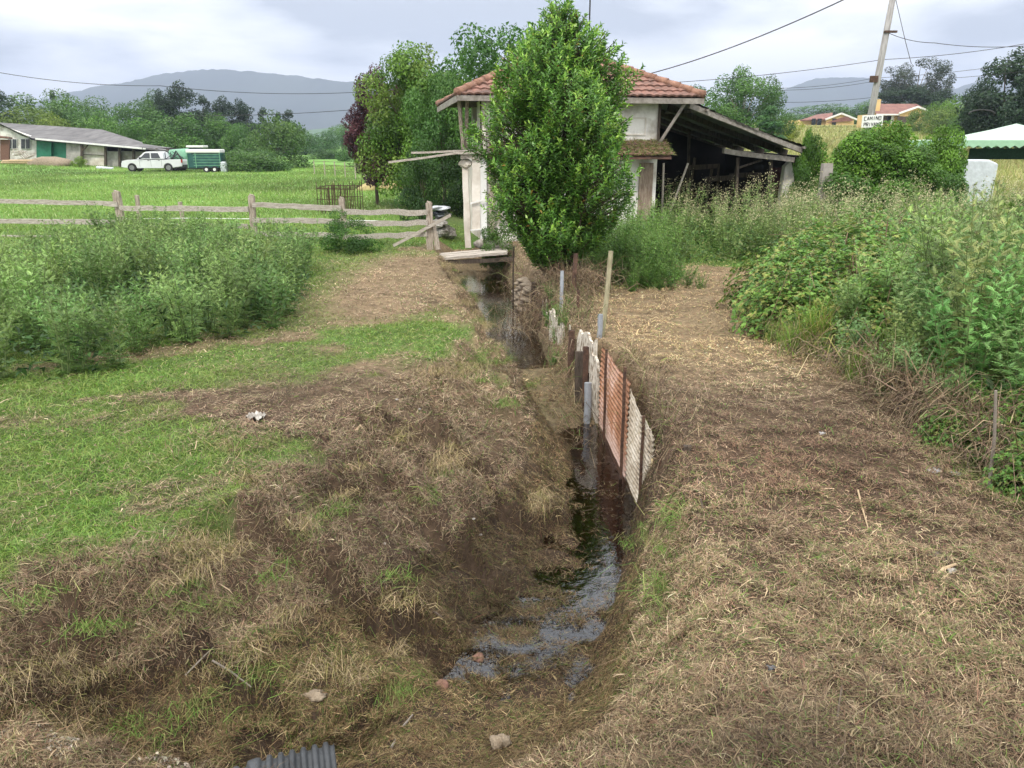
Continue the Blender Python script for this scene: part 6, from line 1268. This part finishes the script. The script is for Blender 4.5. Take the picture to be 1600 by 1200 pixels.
for i in range(60):
    y = r2.uniform(7.2, 17.8); _, _, XX_ = base_h(np.array([0.]), np.array([y])); x = float(XX_[0][0]) + r2.uniform(-.02, .30)
    tuft((TD if i % 3 else TS)[i % 2], x, y, r2.uniform(.45, .95), 'drooping tuft overhanging the left lip of the ditch', 'tufts overhanging the left lip of the ditch', name='overhanging_tuft')
# tall seeding weeds between the path and the shed
def weed_mesh(seed, Hm=1.2, n=9, cols=((.20, .30, .08), (.25, .34, .11), (.15, .24, .07)), head=(.50, .46, .27)):
    r = np.random.default_rng(seed); C = []; D = []; Nn = []; Ln = []; Cc = []; b = MB()
    for k in range(n):
        a = r.uniform(0, 6.28); h = Hm * r.uniform(.6, 1.1); o = np.array([math.cos(a), math.sin(a), 0]) * r.uniform(.05, .38); base = o * .5; pts = [base + o * t ** 1.5 + np.array([0, 0, h * t]) for t in (0, .5, 1)]; b.tube([tuple(p) for p in pts], [.006, .005, .003], 3)
        m = 46; t = r.random(m) ** .8; p = base + o * (t ** 1.5)[:, None] + np.array([0, 0, h]) * t[:, None]; C.append(p + rdir(m, r) * .03); d = rdir(m, r); d[:, 2] = np.abs(d[:, 2]) * .6; D.append(unit(d)); Nn.append(unit(rdir(m, r) * .5 + np.array([0, 0, 1]))); Ln.append(r.uniform(.05, .13, m) * (1.2 - .6 * t)); Cc.append(np.array(cols[r.integers(len(cols))]) * r.uniform(.75, 1.25, (m, 1)))
        m = 24; C.append(pts[-1] + r.normal(0, 1, (m, 3)) * np.array([.05, .05, .10])); D.append(rdir(m, r)); Nn.append(rdir(m, r)); Ln.append(r.uniform(.02, .045, m)); Cc.append(np.array(head) * r.uniform(.6, 1.3, (m, 1)))
    C, D, Nn, Ln, Cc = map(np.concatenate, (C, D, Nn, Ln, Cc)); V, q = leaves(C, D, Nn, Ln, Ln * .2, .2); o = npmesh('foliage', V, q, None, np.repeat(Cc, 4, 0), M['leaf']); me = o.data; bpy.data.objects.remove(o)
    st = bpy.data.meshes.new('stems'); st.from_pydata(b.v, [], b.f); st.materials.append(M['stem']); st.update(); return me, st
WE = [weed_mesh(s_) for s_ in (1, 2, 3)]; NE = [weed_mesh(s_, .95, 14, ((.12, .25, .045), (.16, .31, .06), (.09, .19, .04)), (.2, .32, .08)) for s_ in (4, 5, 6)]
r3 = random.Random(5); cnt = 0; pl = []
while len(pl) < 150:
    y = r3.uniform(14.2, 22.5); x = r3.uniform(1.4, 15)
    if y < 17.0 and 2.9 + (y - 14) * .25 < x < 5.2 + (y - 14) * .1: continue
    if x > 5.6 and y < 15: continue
    if x < HL(Wd_ + .3, -.6, 0).x and y > 19.2: continue
    if all((x - a) ** 2 + (y - c) ** 2 > .45 ** 2 for a, c in pl): pl.append((x, y))
for i, (x, y) in enumerate(pl):
    if x < 3.4: plant('nettle_clump', NE[i % 3], x, y, r3.uniform(.8, 1.15), 'green nettle clump on the bank right of the laurel', 'nettles', 'nettles right of the laurel', tilt=.1)
    else: plant('seeding_weed', WE[i % 3], x, y, r3.uniform(.85, 1.15) * (1.0 if y < 20 else 1.15), 'tall seeding weed with pale heads in front of the dark shed', 'weed', 'seeding weeds before the shed', tilt=.1)
for i in range(16):
    x = r3.uniform(.55, .85); y = r3.uniform(10.2, 13.2); plant('nettle_clump', NE[i % 3], x, y, r3.uniform(.2, .38), 'small green weed sprouting among the boards of the ditch lining', 'weed', 'weeds along the ditch lining', tilt=.3)
for i in range(22):
    x = r3.uniform(1.35, 3.3); y = r3.uniform(13.0, 14.2) + .25 * abs(x - 2.2); plant('nettle_clump', NE[i % 3], x, y, r3.uniform(.3, .55), 'low nettle at the front edge of the nettle bank beside the path', 'nettles', 'low nettles fronting the nettle bank', tilt=.2)
for i in range(26):
    x = r3.uniform(1.5, 2.9); y = r3.uniform(13.6, 17.5); plant('nettle_clump', NE[i % 3], x, y, r3.uniform(.55, .95), 'green nettle clump on the bank right of the laurel', 'nettles', 'nettles right of the laurel')
for i in range(34):
    y = r3.uniform(12.5, 20); x = r3.uniform(5.2, 5.2 + y * .45); plant('seeding_weed', WE[i % 3], x, y, r3.uniform(.95, 1.3), 'pale seeding weed standing among the brambles beyond the path', 'weed', 'seeding weeds among the brambles', tilt=.1)
# ground fill under the right weeds
tangle('dry_stems', 'withered brown vines along the cut edge of the right weeds', 'dry stems', 3.62, 6.3, .13, .9, .0, .4, 2200, DRY, 5, .0032)
tangle('dry_stems', 'dead stalks lying at the front of the brambles by the path', 'dry stems', 3.45, 9.3, .16, 1.0, .0, .25, 900, DRY + [(.3, .28, .1)], 6, .0035)
for i in range(34):
    y = r3.uniform(4.3, 10.5); x = float(np.interp(y, [4.3, 6.2, 9.3, 11], [3.7, 3.75, 3.5, 3.7])) + r3.uniform(.05, 1.5); k = r3.random()
    if k < .4: tuft(TU[i % 3], x, y, r3.uniform(.7, 1.5), 'tall pale grass tuft growing up through the brambles', 'tall grass tufts among the brambles', (1.1, 1, .9), name='tall_grass_tuft')
    else: plant('seeding_weed', WE[i % 3], x, y, r3.uniform(.5, .95), 'slender seeding weed rising from the near brambles', 'weed', 'slender weeds in the near brambles', tilt=.3)
n = 60000; yy = 4.3 * (22 / 4.3) ** rng.random(n); xx = rng.uniform(1.2, 6 + 11, n) ; wbq = np.interp(yy, [4.3, 4.5, 5.2, 6.2, 7.7, 9.3, 11.8, 14, 15.6, 16.5, 60], [3.5, 3.5, 3.4, 3.5, 3.65, 3.25, 3.6, 4.7, 5.0, 1.6, 1.6]); kp = (xx > wbq + .1) & (xx < .62 * yy + 2.0) | ((yy > 13.6) & (xx < 2.6) & (xx > 1.35) & (yy < 19)); xx, yy = xx[kp], yy[kp]; n = len(xx)
dl = np.clip(xx - np.interp(yy, [4.3, 6, 9, 12, 16], [3.5, 3.45, 3.3, 3.6, 3.6]), 0, 1)
V, q = leaves(np.stack([xx, yy, height(xx, yy) + rng.random(n) * (.12 + .5 * dl)], -1), rdir(n) * np.array([1, 1, .5]) + np.array([0, 0, .3]), unit(rdir(n) * .6 + np.array([0, 0, 1])), rng.uniform(.05, .14, n), rng.uniform(.012, .032, n), .3)
tag(npmesh('weed_undergrowth', V, q, None, np.repeat(pick([(.07, .15, .03), (.10, .19, .04), (.05, .11, .03), (.15, .19, .06)], n), 4, 0), M['leaf']), 'mixed low green leaves under the weeds and brambles on the right', 'undergrowth', kind='stuff')
b = MB(); p = wp(122, 256, 78)
tree('shrub', 122, 248, 24, 78, 'low green weeds with yellow flowers before the barn wall', (3.2, 2.6, .8), name='flowering_bush')

# ------------------------------------------------------------------ HAZE
def haze():
    m, t, o = newmat('haze'); v = t.nodes.new('ShaderNodeVolumePrincipled'); v.inputs['Color'].default_value = (.66, .76, .98, 1); v.inputs['Density'].default_value = HAZE; v.inputs['Anisotropy'].default_value = .3
    t.links.new(v.outputs[0], o.inputs['Volume']); b = MB(); b.box((0, 2200, 160), (9000, 4800, 420))
    ob = b.build('haze', m); tag(ob, kind='stuff'); ob['label'] = 'thin bluish haze filling the air over the valley'; ob['category'] = 'haze'
HAZE = .00030
haze()
